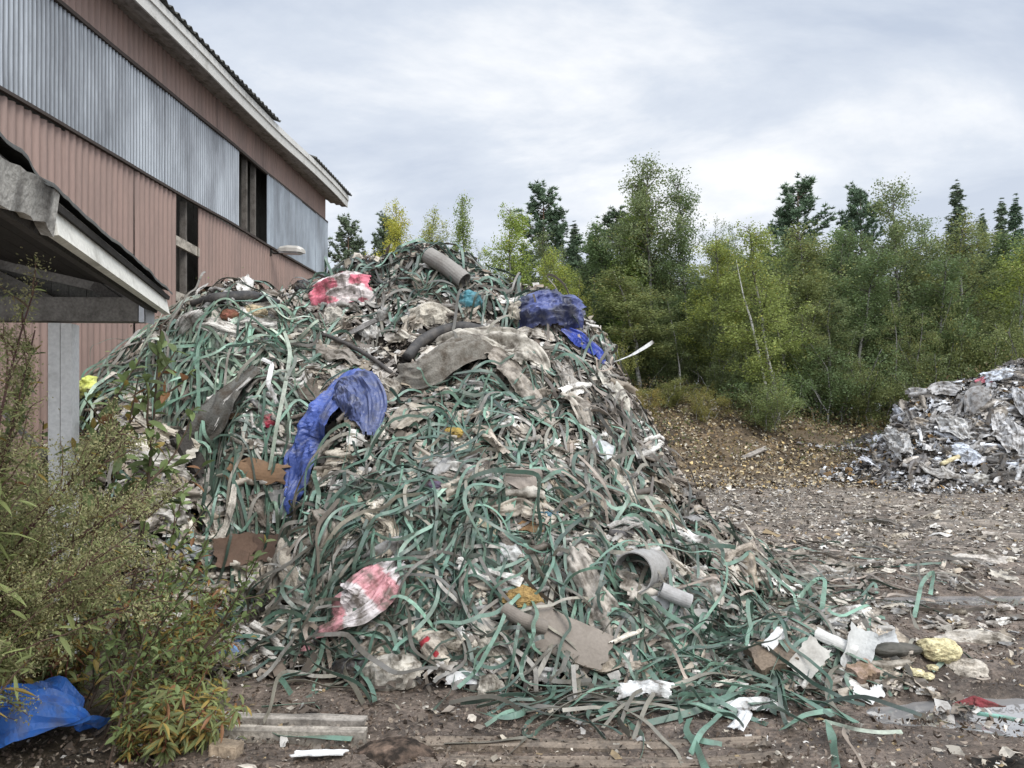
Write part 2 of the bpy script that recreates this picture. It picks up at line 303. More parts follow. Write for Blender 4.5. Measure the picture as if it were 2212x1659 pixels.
def ground_mat():
    m = bpy.data.materials.new('mud'); m.use_nodes = True; t = m.node_tree; t.nodes.clear(); N = t.nodes.new; L = t.links.new
    o = N('ShaderNodeOutputMaterial'); p = N('ShaderNodeBsdfPrincipled'); g = N('ShaderNodeNewGeometry'); a = N('ShaderNodeAttribute'); a.attribute_name = 'col'
    mp = N('ShaderNodeMapping'); mp.inputs['Scale'].default_value = (.8, 1.2, 1); L(g.outputs['Position'], mp.inputs[0])
    def noise(sc, det, vec, lo, hi, a_, b_):
        n = N('ShaderNodeTexNoise'); n.inputs['Scale'].default_value = sc; n.inputs['Detail'].default_value = det; n.inputs['Roughness'].default_value = .65; L(vec, n.inputs[0])
        r = N('ShaderNodeMapRange'); r.inputs[1].default_value = lo; r.inputs[2].default_value = hi; r.inputs[3].default_value = a_; r.inputs[4].default_value = b_; L(n.outputs[0], r.inputs[0]); return r.outputs[0], n
    f1, _ = noise(2.2, 7, mp.outputs[0], .38, .66, .45, 1.5)
    f2, n2 = noise(34, 5, mp.outputs[0], .35, .68, .55, 1.5)
    v1 = N('ShaderNodeVectorMath'); v1.operation = 'SCALE'; L(a.outputs['Color'], v1.inputs[0]); L(f1, v1.inputs['Scale'])
    v2 = N('ShaderNodeVectorMath'); v2.operation = 'SCALE'; L(v1.outputs[0], v2.inputs[0]); L(f2, v2.inputs['Scale'])
    # crumbs of pale paper and plaster trodden into the mud
    fl, _ = noise(75, 2, g.outputs['Position'], .66, .70, 0, .85)
    mx = N('ShaderNodeMix'); mx.data_type = 'RGBA'; L(fl, mx.inputs[0]); L(v2.outputs[0], mx.inputs[6]); mx.inputs[7].default_value = (.36, .31, .25, 1)
    L(mx.outputs[2], p.inputs['Base Color'])
    rr, _ = noise(1.6, 4, g.outputs['Position'], .4, .62, .42, .9); L(rr, p.inputs['Roughness']); p.inputs['Specular IOR Level'].default_value = .35
    b = N('ShaderNodeBump'); b.inputs['Strength'].default_value = .9; b.inputs['Distance'].default_value = .025; L(n2.outputs[0], b.inputs['Height']); L(b.outputs[0], p.inputs['Normal'])
    L(p.outputs[0], o.inputs[0]); return m
M['mud'] = ground_mat()
def water_mat():
    m = bpy.data.materials.new('muddy_water'); m.use_nodes = True; t = m.node_tree; p = t.nodes['Principled BSDF']
    p.inputs['Base Color'].default_value = (.42, .41, .40, 1); p.inputs['Roughness'].default_value = .03; p.inputs['Specular IOR Level'].default_value = 1.0; p.inputs['Metallic'].default_value = .55
    n = t.nodes.new('ShaderNodeTexNoise'); n.inputs['Scale'].default_value = 9; b = t.nodes.new('ShaderNodeBump'); b.inputs['Strength'].default_value = .05; t.links.new(n.outputs[0], b.inputs['Height']); t.links.new(b.outputs[0], p.inputs['Normal']); return m
M['water'] = water_mat()

# ------------------------------------------------------------------ ground, bank, puddles, mounds
def build_ground():
    ys = [-6, -3, -1, 0, .8, 1.4]; y = 1.9
    while y < 60: ys.append(y); y *= 1.0085 if y < 12 else 1.016
    ys += [75, 100, 140, 200, 320, 600, 1200]; ys = np.array(ys); na = 420
    hw = np.maximum(6.5, ys*1.15+2.0); u = np.linspace(-1, 1, na); u = u*(.75+.25*u*u)
    X = hw[:, None]*u[None]; Y = np.repeat(ys[:, None], na, 1)
    Z = ground_h(X, Y); far = Y > 60; Z = np.where(far, np.minimum(Z, 3.2), Z)
    near = Y < 9
    Z = Z + np.where(near, .022*fbm(X*9, Y*11, 0, 41, 3, .6) + .018*np.maximum(fbm(X*17, Y*17, 0, 43, 2), 0), .03*fbm(X*3, Y*3, 0, 45, 3) + np.where(Y < 17, .055*np.maximum(fbm(X*4, Y*4.5, 0, 47, 3, .6), -.1), 0))
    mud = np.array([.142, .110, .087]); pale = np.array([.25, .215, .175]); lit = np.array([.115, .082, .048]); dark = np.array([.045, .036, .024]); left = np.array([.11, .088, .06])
    c = np.broadcast_to(mud, (*X.shape, 3)).copy()
    def mixc(c, k, m): return c*(1-m[..., None]) + np.array(k)*m[..., None]
    c = mixc(c, pale, sstep(6.5, 11, Y + 2*fbm(X*.6, Y*.6, 0, 51, 3))*sstep(.5, 2.5, X)*(.5+fbm(X*.8, Y*.5, 0, 53, 3)).clip(0, 1))
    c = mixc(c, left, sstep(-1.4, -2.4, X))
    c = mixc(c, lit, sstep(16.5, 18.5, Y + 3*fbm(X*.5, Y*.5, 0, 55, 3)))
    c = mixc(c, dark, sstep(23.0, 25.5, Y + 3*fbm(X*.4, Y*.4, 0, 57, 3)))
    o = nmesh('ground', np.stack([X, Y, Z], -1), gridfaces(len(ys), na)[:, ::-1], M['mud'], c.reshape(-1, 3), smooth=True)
    tag(o, kind='structure')
    # puddles lie flat in their hollows
    for px, py, a, b in PUD:
        g = PG(px, py); n = 48; th = np.arange(n)*2*pi/n
        V = [(g[0], g[1], -.022)] + [(g[0]+a*1.5*math.cos(q), g[1]+b*1.5*math.sin(q), -.022) for q in th]
        o = nmesh('puddle', V, [np.array([(0, 1+i, 1+(i+1) % n) for i in range(n)])], M['water']); tag(o, kind='structure')
def build_mound(name, x0, x1, y0, y1, d, hf, cols, label, sc):
    xs = np.arange(x0, x1, d); ys = np.arange(y0, y1, d); X, Y = np.meshgrid(xs, ys, indexing='ij')
    h = hf(X, Y); Z = T(X, Y) - .03 + .05*fbm(X*sc*3, Y*sc*3, 0, 61, 3, .65) - .25*(1-sstep(0, .12, h))
    k = h > .0; mk = k[:-1, :-1] & k[1:, 1:]
    n = fbm(X*sc, Y*sc, 0, 63, 3) + .5; n2 = vn(X*sc*6, Y*sc*6, 0, 65)
    c = np.array(cols[0])*(1-n[..., None]) + np.array(cols[1])*n[..., None]; c = c*(.6+.8*n2[..., None])
    o = nmesh(name, np.stack([X, Y, Z], -1), gridfaces(len(xs), len(ys), mk), M['mound'], c.reshape(-1, 3), smooth=True)
    tag(o, label, 'waste heap', kind='stuff'); return o
build_ground()
build_mound('waste_heap', -6.5, 4, 3.2, 13, .035, heap_f, [(.03, .026, .021), (.075, .064, .052)], 'packed dark soil and rotten waste that fills the big heap under the green straps', 2.2)
build_mound('sorted_waste_heap', 7.2, 20, 14.2, 21.8, .07, heap2_f, [(.055, .05, .046), (.14, .13, .12)], 'packed grey waste that fills the smaller heap at the forest edge', 1.5)

# ------------------------------------------------------------------ the warehouse
WD = norm(np.array([104/F, 1, 0])); WN = np.array([WD[1], -WD[0], 0]); W0 = np.array([-5.985, 0, 0])
def wp(s, o, z):                         # s: along the wall (its Y coordinate), o: out from the wall towards the yard
    return W0 + np.multiply.outer(np.asarray(s, float)/WD[1], WD) + np.multiply.outer(np.asarray(o, float), WN) + np.multiply.outer(np.asarray(z, float), np.array([0, 0, 1.0]))
def corrug(name, s0, s1, zb, zt, pitch, amp, off, mat, parent, col=None, prof='sine', lean=(0, 0), wav=.01, per=8, seed=1):
    n = max(2, int((s1-s0)/pitch*per)); s = np.linspace(s0, s1, n); ph = s/pitch*2*pi
    o = amp*np.sin(ph) if prof == 'sine' else amp*np.clip(1.7*np.sin(ph), -1, 1)
    nz = 7; t = np.linspace(0, 1, nz)
    k = (s-s0)/(s1-s0)
    V = []
    for q in t:
        z = zb + (zt-zb)*q + wav*2*(fbm(s*.8, q*0+s*0, 0, seed, 3) if q in (0, 1) else 0)
        sh = (lean[0]*(1-k)+lean[1]*k)*(1-q)
        oo = off + o + wav*2.2*fbm(s*.7, np.full_like(s, q*1.5), 0, seed+5, 3)
        V.append(W0 + np.outer((s+sh)/WD[1], WD) + np.outer(oo, WN) + np.outer(z, [0, 0, 1]))
    V = np.array(V)
    cc = None
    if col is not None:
        lo = .70 + .42*np.sin(ph)                       # crests paler, valleys darker
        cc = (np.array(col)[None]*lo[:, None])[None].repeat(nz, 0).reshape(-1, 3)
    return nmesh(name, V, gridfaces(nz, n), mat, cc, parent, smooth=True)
def warehouse():
    b = empty('warehouse', wp(12, -3, 0), 'long warehouse clad in brown corrugated sheet with a band of grey corrugated plastic', 'warehouse')
    b.location = (0, 0, 0)
    # lower brown cladding, in sheets that have come loose at two seams
    for i, (s0, s1, ln) in enumerate([(2.0, 10.42, (0, -.02)), (10.46, 11.60, (.05, -.01)), (12.29, 13.78, (0, -.03)), (13.83, 19.0, (.05, 0))]):
        q = s0; k = 0
        while q < s1-.01:
            e_ = s1 if s1-q < 1.5 else q+1.0
            corrug('wall', q, e_+(.03 if e_ < s1 else 0), 0, 5.04+.012*rng.normal(), .125, .017, (0 if i != 1 else .02)+.007*(k % 2), M['brown'], b, None, 'trap', (ln[0] if k == 0 else 0, ln[1] if e_ == s1 else 0), .012, 8, 100+i*9+k); q = e_; k += 1
    for k in range(17):
        corrug('wall', 2.0+k, 3.0+k+(.03 if k < 16 else 0), 6.52+.008*rng.normal(), 7.3, .125, .017, .007*(k % 2), M['brown'], b, None, 'trap', (0, 0), .008, 8, 210+k)
    # plastic band, sheet by sheet
    s = 2.4; i = 0
    while s < 18.99:
        e_ = min(s+.98, 19.0)
        if s < 13.8 < e_ : e_ = 13.8
        if abs(s-13.8) < .01: s = 15.08; continue
        g = .42+.09*rng.random(); blue = s > 15
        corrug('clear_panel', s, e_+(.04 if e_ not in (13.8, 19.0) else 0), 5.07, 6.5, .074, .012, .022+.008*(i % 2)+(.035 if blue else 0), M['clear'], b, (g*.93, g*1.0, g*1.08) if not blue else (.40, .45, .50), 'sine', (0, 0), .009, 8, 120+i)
        s = e_; i += 1
    for z, d in ((6.51, .05), (5.055, .04)):
        m = MB(); ss = np.linspace(2, 19, 60); wv = .02*fbm(ss*.6, ss*0, 0, 140+int(z), 2)*2
        for j in range(59): m.box(wp(ss[j], .045, z+wv[j]), wp(ss[j+1], .045, z+wv[j+1]), .05, d, col=(.055, .045, .04))
        m.build('batten', M['stem'], b)
    # openings: dark interior, studs and rails behind
    wood = (.15, .135, .12)
    for q, z0, z1 in ((13.95, 5.0, 6.6), (14.35, 5.0, 6.6), (14.75, 5.0, 6.6), (11.68, 2.2, 5.05), (12.02, 2.2, 5.05)):
        st = MB(); st.box(wp(q, -.10, z0), wp(q, -.10, z1), .045, .10, up=WN, col=wood); st.build('stud', M['wood'], b)
    for z in (4.32, 3.45):
        r = MB(); r.box(wp(11.45, -.03, z+.02), wp(12.4, -.03, z-.02), .05, .15, col=(.42, .38, .32)); r.build('rail', M['wood'], b)
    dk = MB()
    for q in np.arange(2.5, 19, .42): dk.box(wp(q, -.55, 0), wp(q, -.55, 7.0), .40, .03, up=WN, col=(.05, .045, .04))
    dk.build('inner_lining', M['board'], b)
    # gable end, back and roof
    g = MB(); A = wp(19.0, -.01, 0); w_ = 13.0; rise = w_/2*math.tan(R(20))
    Bk = A - WN*w_
    for q0, q1, nm in ((A, Bk, 'g'), (wp(2.0, -.01, 0), wp(2.0, -.01, 0)-WN*w_, 'h')):
        mid = (q0+q1)/2; g.add([q0, q1, q1+[0, 0, 7.2], mid+[0, 0, 7.2+rise], q0+[0, 0, 7.2]], [(0, 1, 2), (0, 2, 3), (0, 3, 4)])
    g.add([Bk, wp(2., -.01, 0)-WN*w_, wp(2., -.01, 7.2)-WN*w_, Bk+[0, 0, 7.2]], [(0, 1, 2, 3)])
    g.build('gable_wall', M['brown'], b)
    e0, e1 = 2.0, 19.42; ov = .45
    f = MB(); u = MB()
    ss = np.linspace(e0, e1, 40); wob = .05*fbm(ss*.35, ss*0, 0, 150, 2)*2; wob2 = .06*fbm(ss*.35, ss*0, 0, 155, 2)*2
    for j in range(39):
        a, c_ = wp(ss[j], ov+wob2[j], 7.09+wob[j]), wp(ss[j+1], ov+wob2[j+1], 7.09+wob[j+1])
        f.box(a, c_, .03, .17, col=(.50, .49, .46))
        a, c_ = wp(ss[j], ov+.025+wob2[j], 7.235+wob[j]), wp(ss[j+1], ov+.025+wob2[j+1], 7.235+wob[j+1])
        u.box(a, c_, .035, .115, col=(.56, .55, .52))
    # far barge board along the gable
    ra = wp(e1, ov, 7.12); rb = wp(e1, -w_/2, 7.12+(w_/2+ov)*math.tan(R(20)))
    f.box(ra, rb, .03, .2, col=(.56, .55, .52))
    f.build('fascia', M['paint'], b); u.build('drip_board', M['paint'], b)
    sf = MB()
    for k in range(3):
        o0, o1 = ov-.02-k*.145, ov-.15-k*.145
        a, c_ = wp(e0, (o0+o1)/2, 7.03+.05*k), wp(e1-.02, (o0+o1)/2, 7.03+.05*k); sf.box(a, c_, .135, .022, col=(.30, .28, .26))
    sf.build('soffit', M['wood'], b)
    def roof(s0, s1, lift, side=1):
        n = int((s1-s0)/.177*8); s = np.linspace(s0, s1, n); V = []
        wz = np.interp(s, ss, wob)
        for o in (ov+.10, ov-1.2, -2.5, -w_/2):
            z = 7.335 + (ov+.10-o)*math.tan(R(20)) + .028*np.sin(s/.177*2*pi) + lift + (wz if o > 0 else 0)
            V.append(W0 + np.outer(s/WD[1], WD) + np.outer(np.full(n, o) if side == 1 else np.full(n, -w_-o), WN) + np.outer(z, [0, 0, 1]))
        V = np.array(V); return V, n
    for s0, s1 in ((2.0, 14.55), (16.62, 19.5)):
        V, n = roof(s0, s1, 0); V = np.concatenate([V, V-[0, 0, .012]]); f4 = gridfaces(4, n); k = np.arange(n-1)
        o = nmesh('roof_sheet', V, [np.r_[f4, f4[:, ::-1]+4*n, np.stack([k, k+1, k+1+4*n, k+4*n], -1)]], M['roofing'], None, b, True)
    V, n = roof(2.0, 19.5, 0, -1); nmesh('roof_sheet', V, gridfaces(4, n), M['roofing'], None, b, True)
    dk = MB(); dk.add([wp(2., ov-.03, 7.20), wp(19.4, ov-.03, 7.20), wp(19.4, -w_/2, 7.2+rise), wp(2., -w_/2, 7.2+rise)], [(0, 1, 2, 3)]); dk.build('roof_deck', M['dark'], b)
    return b
warehouse()
def wall_lamp():
    a = wp(15.35, .03, 5.0); o = empty('yard_lamp', a, 'grey floodlight on a short arm sticking out of the warehouse wall', 'lamp'); o.location = (0, 0, 0)
    d = norm(WN*1.0 - WD*.25 + np.array([0, 0, -.10])); sd = norm(np.cross(d, [0, 0, 1])); up = np.cross(sd, d)
    m = MB(); p0 = a + WN*.05 - [0, 0, .06]
    m.tube([a, p0, p0+d*.22], .022, 8); m.box(a-WN*.02-[0, 0, .1], a-WN*.02+[0, 0, .1], .1, .03, up=WN); m.build('arm', M['dark'], o)
    # tapered housing with a rounded top
    ts = [0, .06, .25, .5, .58]; ws = [.10, .15, .19, .19, .15]; hs = [.06, .10, .13, .12, .07]; V = []
    for t, w_, h in zip(ts, ws, hs):
        c = p0 + d*(.12+t) + up*.03
        for x, z in ((-1, 0), (-.95, .6), (-.6, 1), (.6, 1), (.95, .6), (1, 0)): V.append(c + sd*x*w_/2*1.2 + up*z*h)
    V = np.array(V); q = [(i*6+j, i*6+(j+1) % 6, i*6+6+(j+1) % 6, i*6+6+j) for i in range(4) for j in range(6)]
    caps = [(0, 5, 4, 3, 2, 1), (24, 25, 26, 27, 28, 29)]
    nmesh('housing', V, [np.array(q), np.array(caps)], M['lamp'], None, o)
    c = p0 + d*.41 + up*.02; l = MB(); l.box(c-d*.22, c+d*.22, .19, .05, up=up, col=(.4, .4, .38)); l.build('lens', M['metal'], o)
wall_lamp()

# ------------------------------------------------------------------ the open shed beside the camera
def shed():
    b = empty('open_shed', (0, 0, 0), 'weathered open wooden shed with a rotten white fascia and one white post', 'shed')
    E1 = P(350, 640, 4.4); u = norm(np.array([-.26, .966, 0])); r = norm(np.array([-1, -.04, .235])); nrm = norm(np.cross(u, r)); nrm = nrm if nrm[2] > 0 else -nrm
    def q(du, dr, dn=0): return E1 - u*du + r*dr + nrm*dn
    # roof boards (seen from below) and torn felt on top
    m = MB()
    for k in range(18): m.box(q(0, .03+k*.15), q(3.2, .03+k*.15), .142, .022, up=nrm, col=(.10, .10, .095))
    m.build('roof_boards', M['dark'], b)
    n = 60; t = np.linspace(-.06, 3.2, n); V = []
    for dr, base in ((-.05, .028), (-.045, .042), (.0, .05), (.25, .035), (2.7, .02)):
        wv = (.018+.05*sstep(1.6, 2.6, t))*fbm(t*3.2, t*0+dr*3, 0, 171, 3)*2 + .015*fbm(t*8, t*0, 0, 172, 2)
        amp = 1 if dr < .2 else .25
        V.append([q(a, dr - .02*fbm(a*4, 0, 0, 173, 2), base + w_*amp + (.04*sstep(1.5, 2.6, a) if dr < .2 else 0)) for a, w_ in zip(t, wv)])
    V = np.array(V); nmesh('roof_felt', V, gridfaces(5, n), M['roofing'], None, b, True)
    # fascia: sound part near the post, burnt-looking rotten stub nearer the camera
    m = MB(); m.box(q(-.03, -.018, -.035), q(1.99, -.018, -.035), .135, .032, up=(1, 0, .2), col=(.74, .72, .65)); m.build('fascia', M['paint'], b)
    n = 26; ts = np.linspace(2.0, 3.3, n); V = []; cc = []
    for i, a in enumerate(ts):
        wob = fbm(a*6, 1, 0, 180, 3); top = .035 + .09*wob - .02*(i == 0); bot = -.10 + .07*fbm(a*9, 5, 0, 181, 4, .65)
        for dn, do in ((top, -.03), (top, .012), (bot, .012), (bot, -.03)):
            V.append(q(a+.05*fbm(i*.7, dn*40, 0, 183, 2), -.018+do+.025*fbm(a*9, dn*20, 0, 182, 2), dn))
            k = sstep(.1, .0, vn(a*9, dn*30, 0, 184)-.5+(.12 if a < 2.35 else -.12)); cc.append(np.array([.022, .02, .019])*(1-k)+np.array([.42, .40, .36])*k)
    f = [(i*4+j, i*4+(j+1) % 4, i*4+4+(j+1) % 4, i*4+4+j) for i in range(n-1) for j in range(4)]
    nmesh('rotten_fascia', V, [np.array(f), np.array([(3, 2, 1, 0)])], M['wood'], np.array(cc), b)
    m = MB(); m.box(q(0, .03, -.06), q(3.2, .03, -.06), .05, .09, up=nrm, col=(.07, .065, .06)); m.build('eave_purlin', M['wood'], b)
    m = MB(); m.box(P(307, 671, 4.33), P(-160, 668, 4.33), .1, .137, col=(.21, .195, .175)); m.build('tie_beam', M['wood'], b)
    m = MB(); m.box(P(296, 636, 4.40), P(-160, 530, 4.40), .05, .075, col=(.22, .205, .185)); m.build('rafter', M['wood'], b)
    m = MB(); m.box(P(-80, 560, 4.37), P(118, 656, 4.37), .045, .07, col=(.15, .14, .125)); m.box(P(205, 615, 4.38), P(262, 655, 4.38), .045, .06, col=(.12, .11, .1)); m.build('strut', M['wood'], b)
    m = MB()
    for k in range(9):
        x = -20+k*38; m.box(P(x, 668, 4.47), P(x, 668-(20+(330-x)*.28), 4.47), .102, .02, up=(0, 1, 0), col=(.06, .056, .05))
    m.build('gable_boards', M['board'], b)
    m = MB(); c = P(306, 668, 4.27); m.box(c-[0, 0, .075], c+[0, 0, .075], .03, .006, up=(0, 1, 0)); m.box(c+[.018, .06, -.075], c+[.018, .06, .075], .1, .005, up=(1, 0, 0)); m.build('joist_hanger', M['metal'], b)
    # square white post turned a little to the camera, split down its face
    a = R(11); ex = np.array([math.cos(a), math.sin(a), 0]); ey = np.array([-math.sin(a), math.cos(a), 0]); c = P(138, 700, 4.38); h = c[2]
    m = MB(); base = np.array([c[0], c[1], -.05])
    for s0, s1 in ((-.062, .0), (.004, .062)):
        m.add([base+ex*x+ey*y+np.array([0, 0, z]) for z in (0, h+.05-.001) for x, y in ((s0, -.06), (s1, -.06), (s1, .06), (s0, .06))], [(3,2,1,0),(4,5,6,7),(0,1,5,4),(1,2,6,5),(2,3,7,6),(3,0,4,7)], (.70, .69, .67))
    m.build('post', M['paint'], b)
    m = MB(); m.box(P(-30, 850, 4.8), P(112, 1000, 4.45), .03, .14, up=(.3, -1, .3), col=(.26, .245, .225)); m.build('brace_plank', M['wood'], b)
shed()
# ------------------------------------------------------------------ trees
def leafquads(cen, size, r, asp=.62, droop=.3):
    n = len(cen); a = r.normal(size=(n, 3)); a[:, 2] -= droop; a = norm(a); b = norm(np.cross(a, r.normal(size=(n, 3))))
    s = np.broadcast_to(np.asarray(size), (n,))[:, None]
    return np.stack([cen-a*s*.5, cen+b*s*asp*.5, cen+a*s*.5, cen-b*s*asp*.5], 1).reshape(-1, 3)
def branch(p0, az, el, L, r, n=7, bend=-.5):
    d = np.array([math.cos(az)*math.cos(el), math.sin(az)*math.cos(el), math.sin(el)]); pts = [np.array(p0, float)]
    for i in range(n): d = norm(d + np.array([0, 0, bend/n]) + r.normal(size=3)*.10); pts.append(pts[-1]+d*L/n)
    return np.array(pts)
def mk_broad(seed, h=8.0, wid=1.25, nb=60, nl=8000, lsize=.062, base=.14, droop=-.9, stems=1, lean=.25, peak=.38, up=55):
    """trunk verts + crown verts of a birch-like tree; crown leaves hang along the branches"""
    r = np.random.default_rng(seed); tr = MB(); L = []; W = []
    for s in range(stems):
        off = r.normal(size=2)*.25*(s > 0); hh = h*(1 if s == 0 else r.uniform(.6, .95)); t = np.linspace(0, 1, 14); ph = r.uniform(0, 6, 2)
        ax = np.stack([off[0]*(1+t) + lean*(np.sin(t*2.4+ph[0])-math.sin(ph[0]))*t + .03*np.sin(t*17+ph[1]), off[1]*(1+t) + lean*(np.cos(t*2.1+ph[1])-math.cos(ph[1]))*t, t*hh], -1)
        tr.tube(ax, (.055*h/8)*(1-t)**.8*(1.0 if stems == 1 else .7)+.006, 7, col=np.clip(np.outer(1-.65*t, [.40, .39, .36]), 0, 1))
        for k in range(nb//stems):
            f = base + (.985-base)*(k+r.random())/(nb/stems); p0 = [np.interp(f, t, ax[:, q]) for q in range(3)]
            g = (f-base)/(1-base); prof = (g/peak)**.6 if g < peak else ((1-g)/(1-peak))**.75
            bl = wid*(.22+.9*prof)*r.uniform(.65, 1.25)
            b = branch(p0, r.uniform(0, 2*pi), R(r.uniform(up-20, up+15)), bl, r, 7, droop)
            tr.tube(b, np.linspace(.016*h/8, .004, len(b)), 3, col=(.10, .085, .075), cap=False)
            W.append(bl); L.append(b)
    W = np.array(W); cnt = (nl*W/W.sum()).astype(int); cen = []
    for b, c in zip(L, cnt):
        # leaves sit in sprays with gaps between
        ns = max(2, c//26); q = r.beta(1.6, 1.0, ns)*.85+.15; i = q*(len(b)-1); i0 = np.minimum(i.astype(int), len(b)-2); sp = b[i0]+(b[i0+1]-b[i0])*(i-i0)[:, None]
        sp = sp + r.normal(size=sp.shape)*.10; k = r.integers(0, ns, c); p = sp[k] + r.normal(size=(c, 3))*[.085, .085, .12]; p[:, 2] -= np.abs(r.normal(size=c))*.07; cen.append(p)
    cen = np.concatenate(cen); V = leafquads(cen, lsize*r.uniform(.6, 1.35, len(cen)), r); n = len(cen)
    g = r.random(n); yel = vn(cen[:, 0]*1.3, cen[:, 1]*1.3, cen[:, 2]*1.1, seed)
    c = np.array([.175, .215, .092])*(.65+.7*g[:, None]); m = (r.random(n) < .03+.13*sstep(.55, .9, yel))[:, None]; c = np.where(m, np.array([.29, .28, .09])*(.6+.5*g[:, None]), c)
    return tr, V, np.repeat(c, 4, 0)
def mk_pine(seed, h=10, wid=1.9, base=.30, nb=74, spr=False):
    r = np.random.default_rng(seed); tr = MB(); t = np.linspace(0, 1, 12); ax = np.stack([.15*np.sin(t*3+seed), .12*np.cos(t*2.5+seed), t*h], -1)
    tr.tube(ax, .13*(1-t)**.7+.012, 7, col=np.outer(1-.2*t, [.20, .135, .095])); cl = []
    for k in range(nb):
        f = base+(.99-base)*(k+r.random())/nb; g = (f-base)/(1-base); p0 = [np.interp(f, t, ax[:, q]) for q in range(3)]
        bl = wid*((1-g)**.85*.95+.06 if spr else (.55+.6*math.sin(min(1, g*1.05+.12)*pi))*(1 if g < .9 else .8))*r.uniform(.7, 1.2)
        b = branch(p0, r.uniform(0, 2*pi), R(r.uniform(-15, 10) if spr else r.uniform(8, 40)), bl, r, 6, .35 if spr else .5); tr.tube(b, np.linspace(.03, .008, 7), 4, col=(.10, .075, .06), cap=False)
        ncl = int(7+bl*(12 if not spr else 16)); q = r.uniform(.2, 1, ncl)**(.6 if not spr else .9)*6; i0 = np.minimum(q.astype(int), 5)
        cl.append(b[i0]+(b[i0+1]-b[i0])*(q-i0)[:, None] + r.normal(size=(ncl, 3))*[.13, .13, .07 if spr else .10])
    top = ax[-1]+r.normal(size=(10, 3))*[.06, .06, .25]; cl.append(top)
    cl = np.concatenate(cl); k = 18; c = np.repeat(cl, k, 0); n = len(c); d = r.normal(size=(n, 3)); d[:, 2] = np.abs(d[:, 2])*(.8 if not spr else .2)-(.0 if not spr else .25); d = norm(d); s = norm(np.cross(d, r.normal(size=(n, 3))))
    ln = r.uniform(.12, .26, n)[:, None]; w_ = .028
    V = np.stack([c-s*w_, c+s*w_, c+d*ln], 1).reshape(-1, 3); g = np.repeat(r.random(len(cl)), k)
    col = np.array([.12, .155, .092])*(.6+.85*g[:, None]) if not spr else np.array([.105, .14, .085])*(.6+.8*g[:, None])
    return tr, V, np.repeat(col, 3, 0)
PROTO = {}
def proto(key, data, k):
    tr, V, c = data; t = tr.build('trunk', M['bark'], None, True); n = len(V)//k
    cr_ = nmesh('crown', V, np.arange(n*k).reshape(n, k), M['leaf'] if k == 4 else M['needle'], c)
    h = max(q[2] for q in tr.V[0]); wd = np.percentile(np.hypot(V[:, 0], V[:, 1]), 96)
    PROTO[key] = (t.data, cr_.data, float(h), float(wd)); bpy.data.objects.remove(t); bpy.data.objects.remove(cr_)
for i in range(4): proto(f'birch{i}', mk_broad(200+i, 8, 1.35, 80, 17000, .066), 4)
for i in range(2): proto(f'aspen{i}', mk_broad(210+i, 8, .8, 70, 11000, .075, .2, -.2, 1, .3, .3, 62), 4)
for i in range(3): proto(f'thin{i}', mk_broad(220+i, 8, 1.15, 60, 9500, .062, .12, -1.0, 2, .5, .45), 4)
for i in range(3): proto(f'bush{i}', mk_broad(230+i, 3, 1.0, 70, 11000, .055, .04, -.5, 6, .4, .45, 45), 4)
for i in range(2): proto(f'pine{i}', mk_pine(240+i), 3)
for i in range(2): proto(f'spruce{i}', mk_pine(250+i, 10, 1.7, .08, 120, True), 3)
def plant_tree(kind, px, top, Y, wpx, tint, label, name, cat, group=None, zrot=None, lean=0, dx=0, gz=None):
    t, c, h, wd = PROTO[kind]; X = (px-CX)/F*Y; z0 = float(T(X+dx, Y))-.05 if gz is None else gz; H = CH-(top-HY)/F*Y - z0
    o = empty(name, (X+dx, Y, z0), label, cat, group); s = H/h; sx = (wpx*1.16/2/F*Y)/wd
    zr = rng.uniform(0, 6.28) if zrot is None else zrot
    for nm, me in (('trunk', t), ('crown', c)):
        q = bpy.data.objects.new(nm, me); C.objects.link(q); q.parent = o; q.color = (*tint, 1)
        q.scale = (sx if nm == 'crown' or True else s, sx, s); q.rotation_euler = (0, 0, zr)
    o.rotation_euler = (0, lean, 0)
    return o
G1, G2, G3, YG, OL, DK = (1.0, 1.0, 1.0), (.85, .98, .95), (.75, .85, .8), (1.75, 1.55, .9), (1.1, 1.03, .88), (.78, .85, .8)
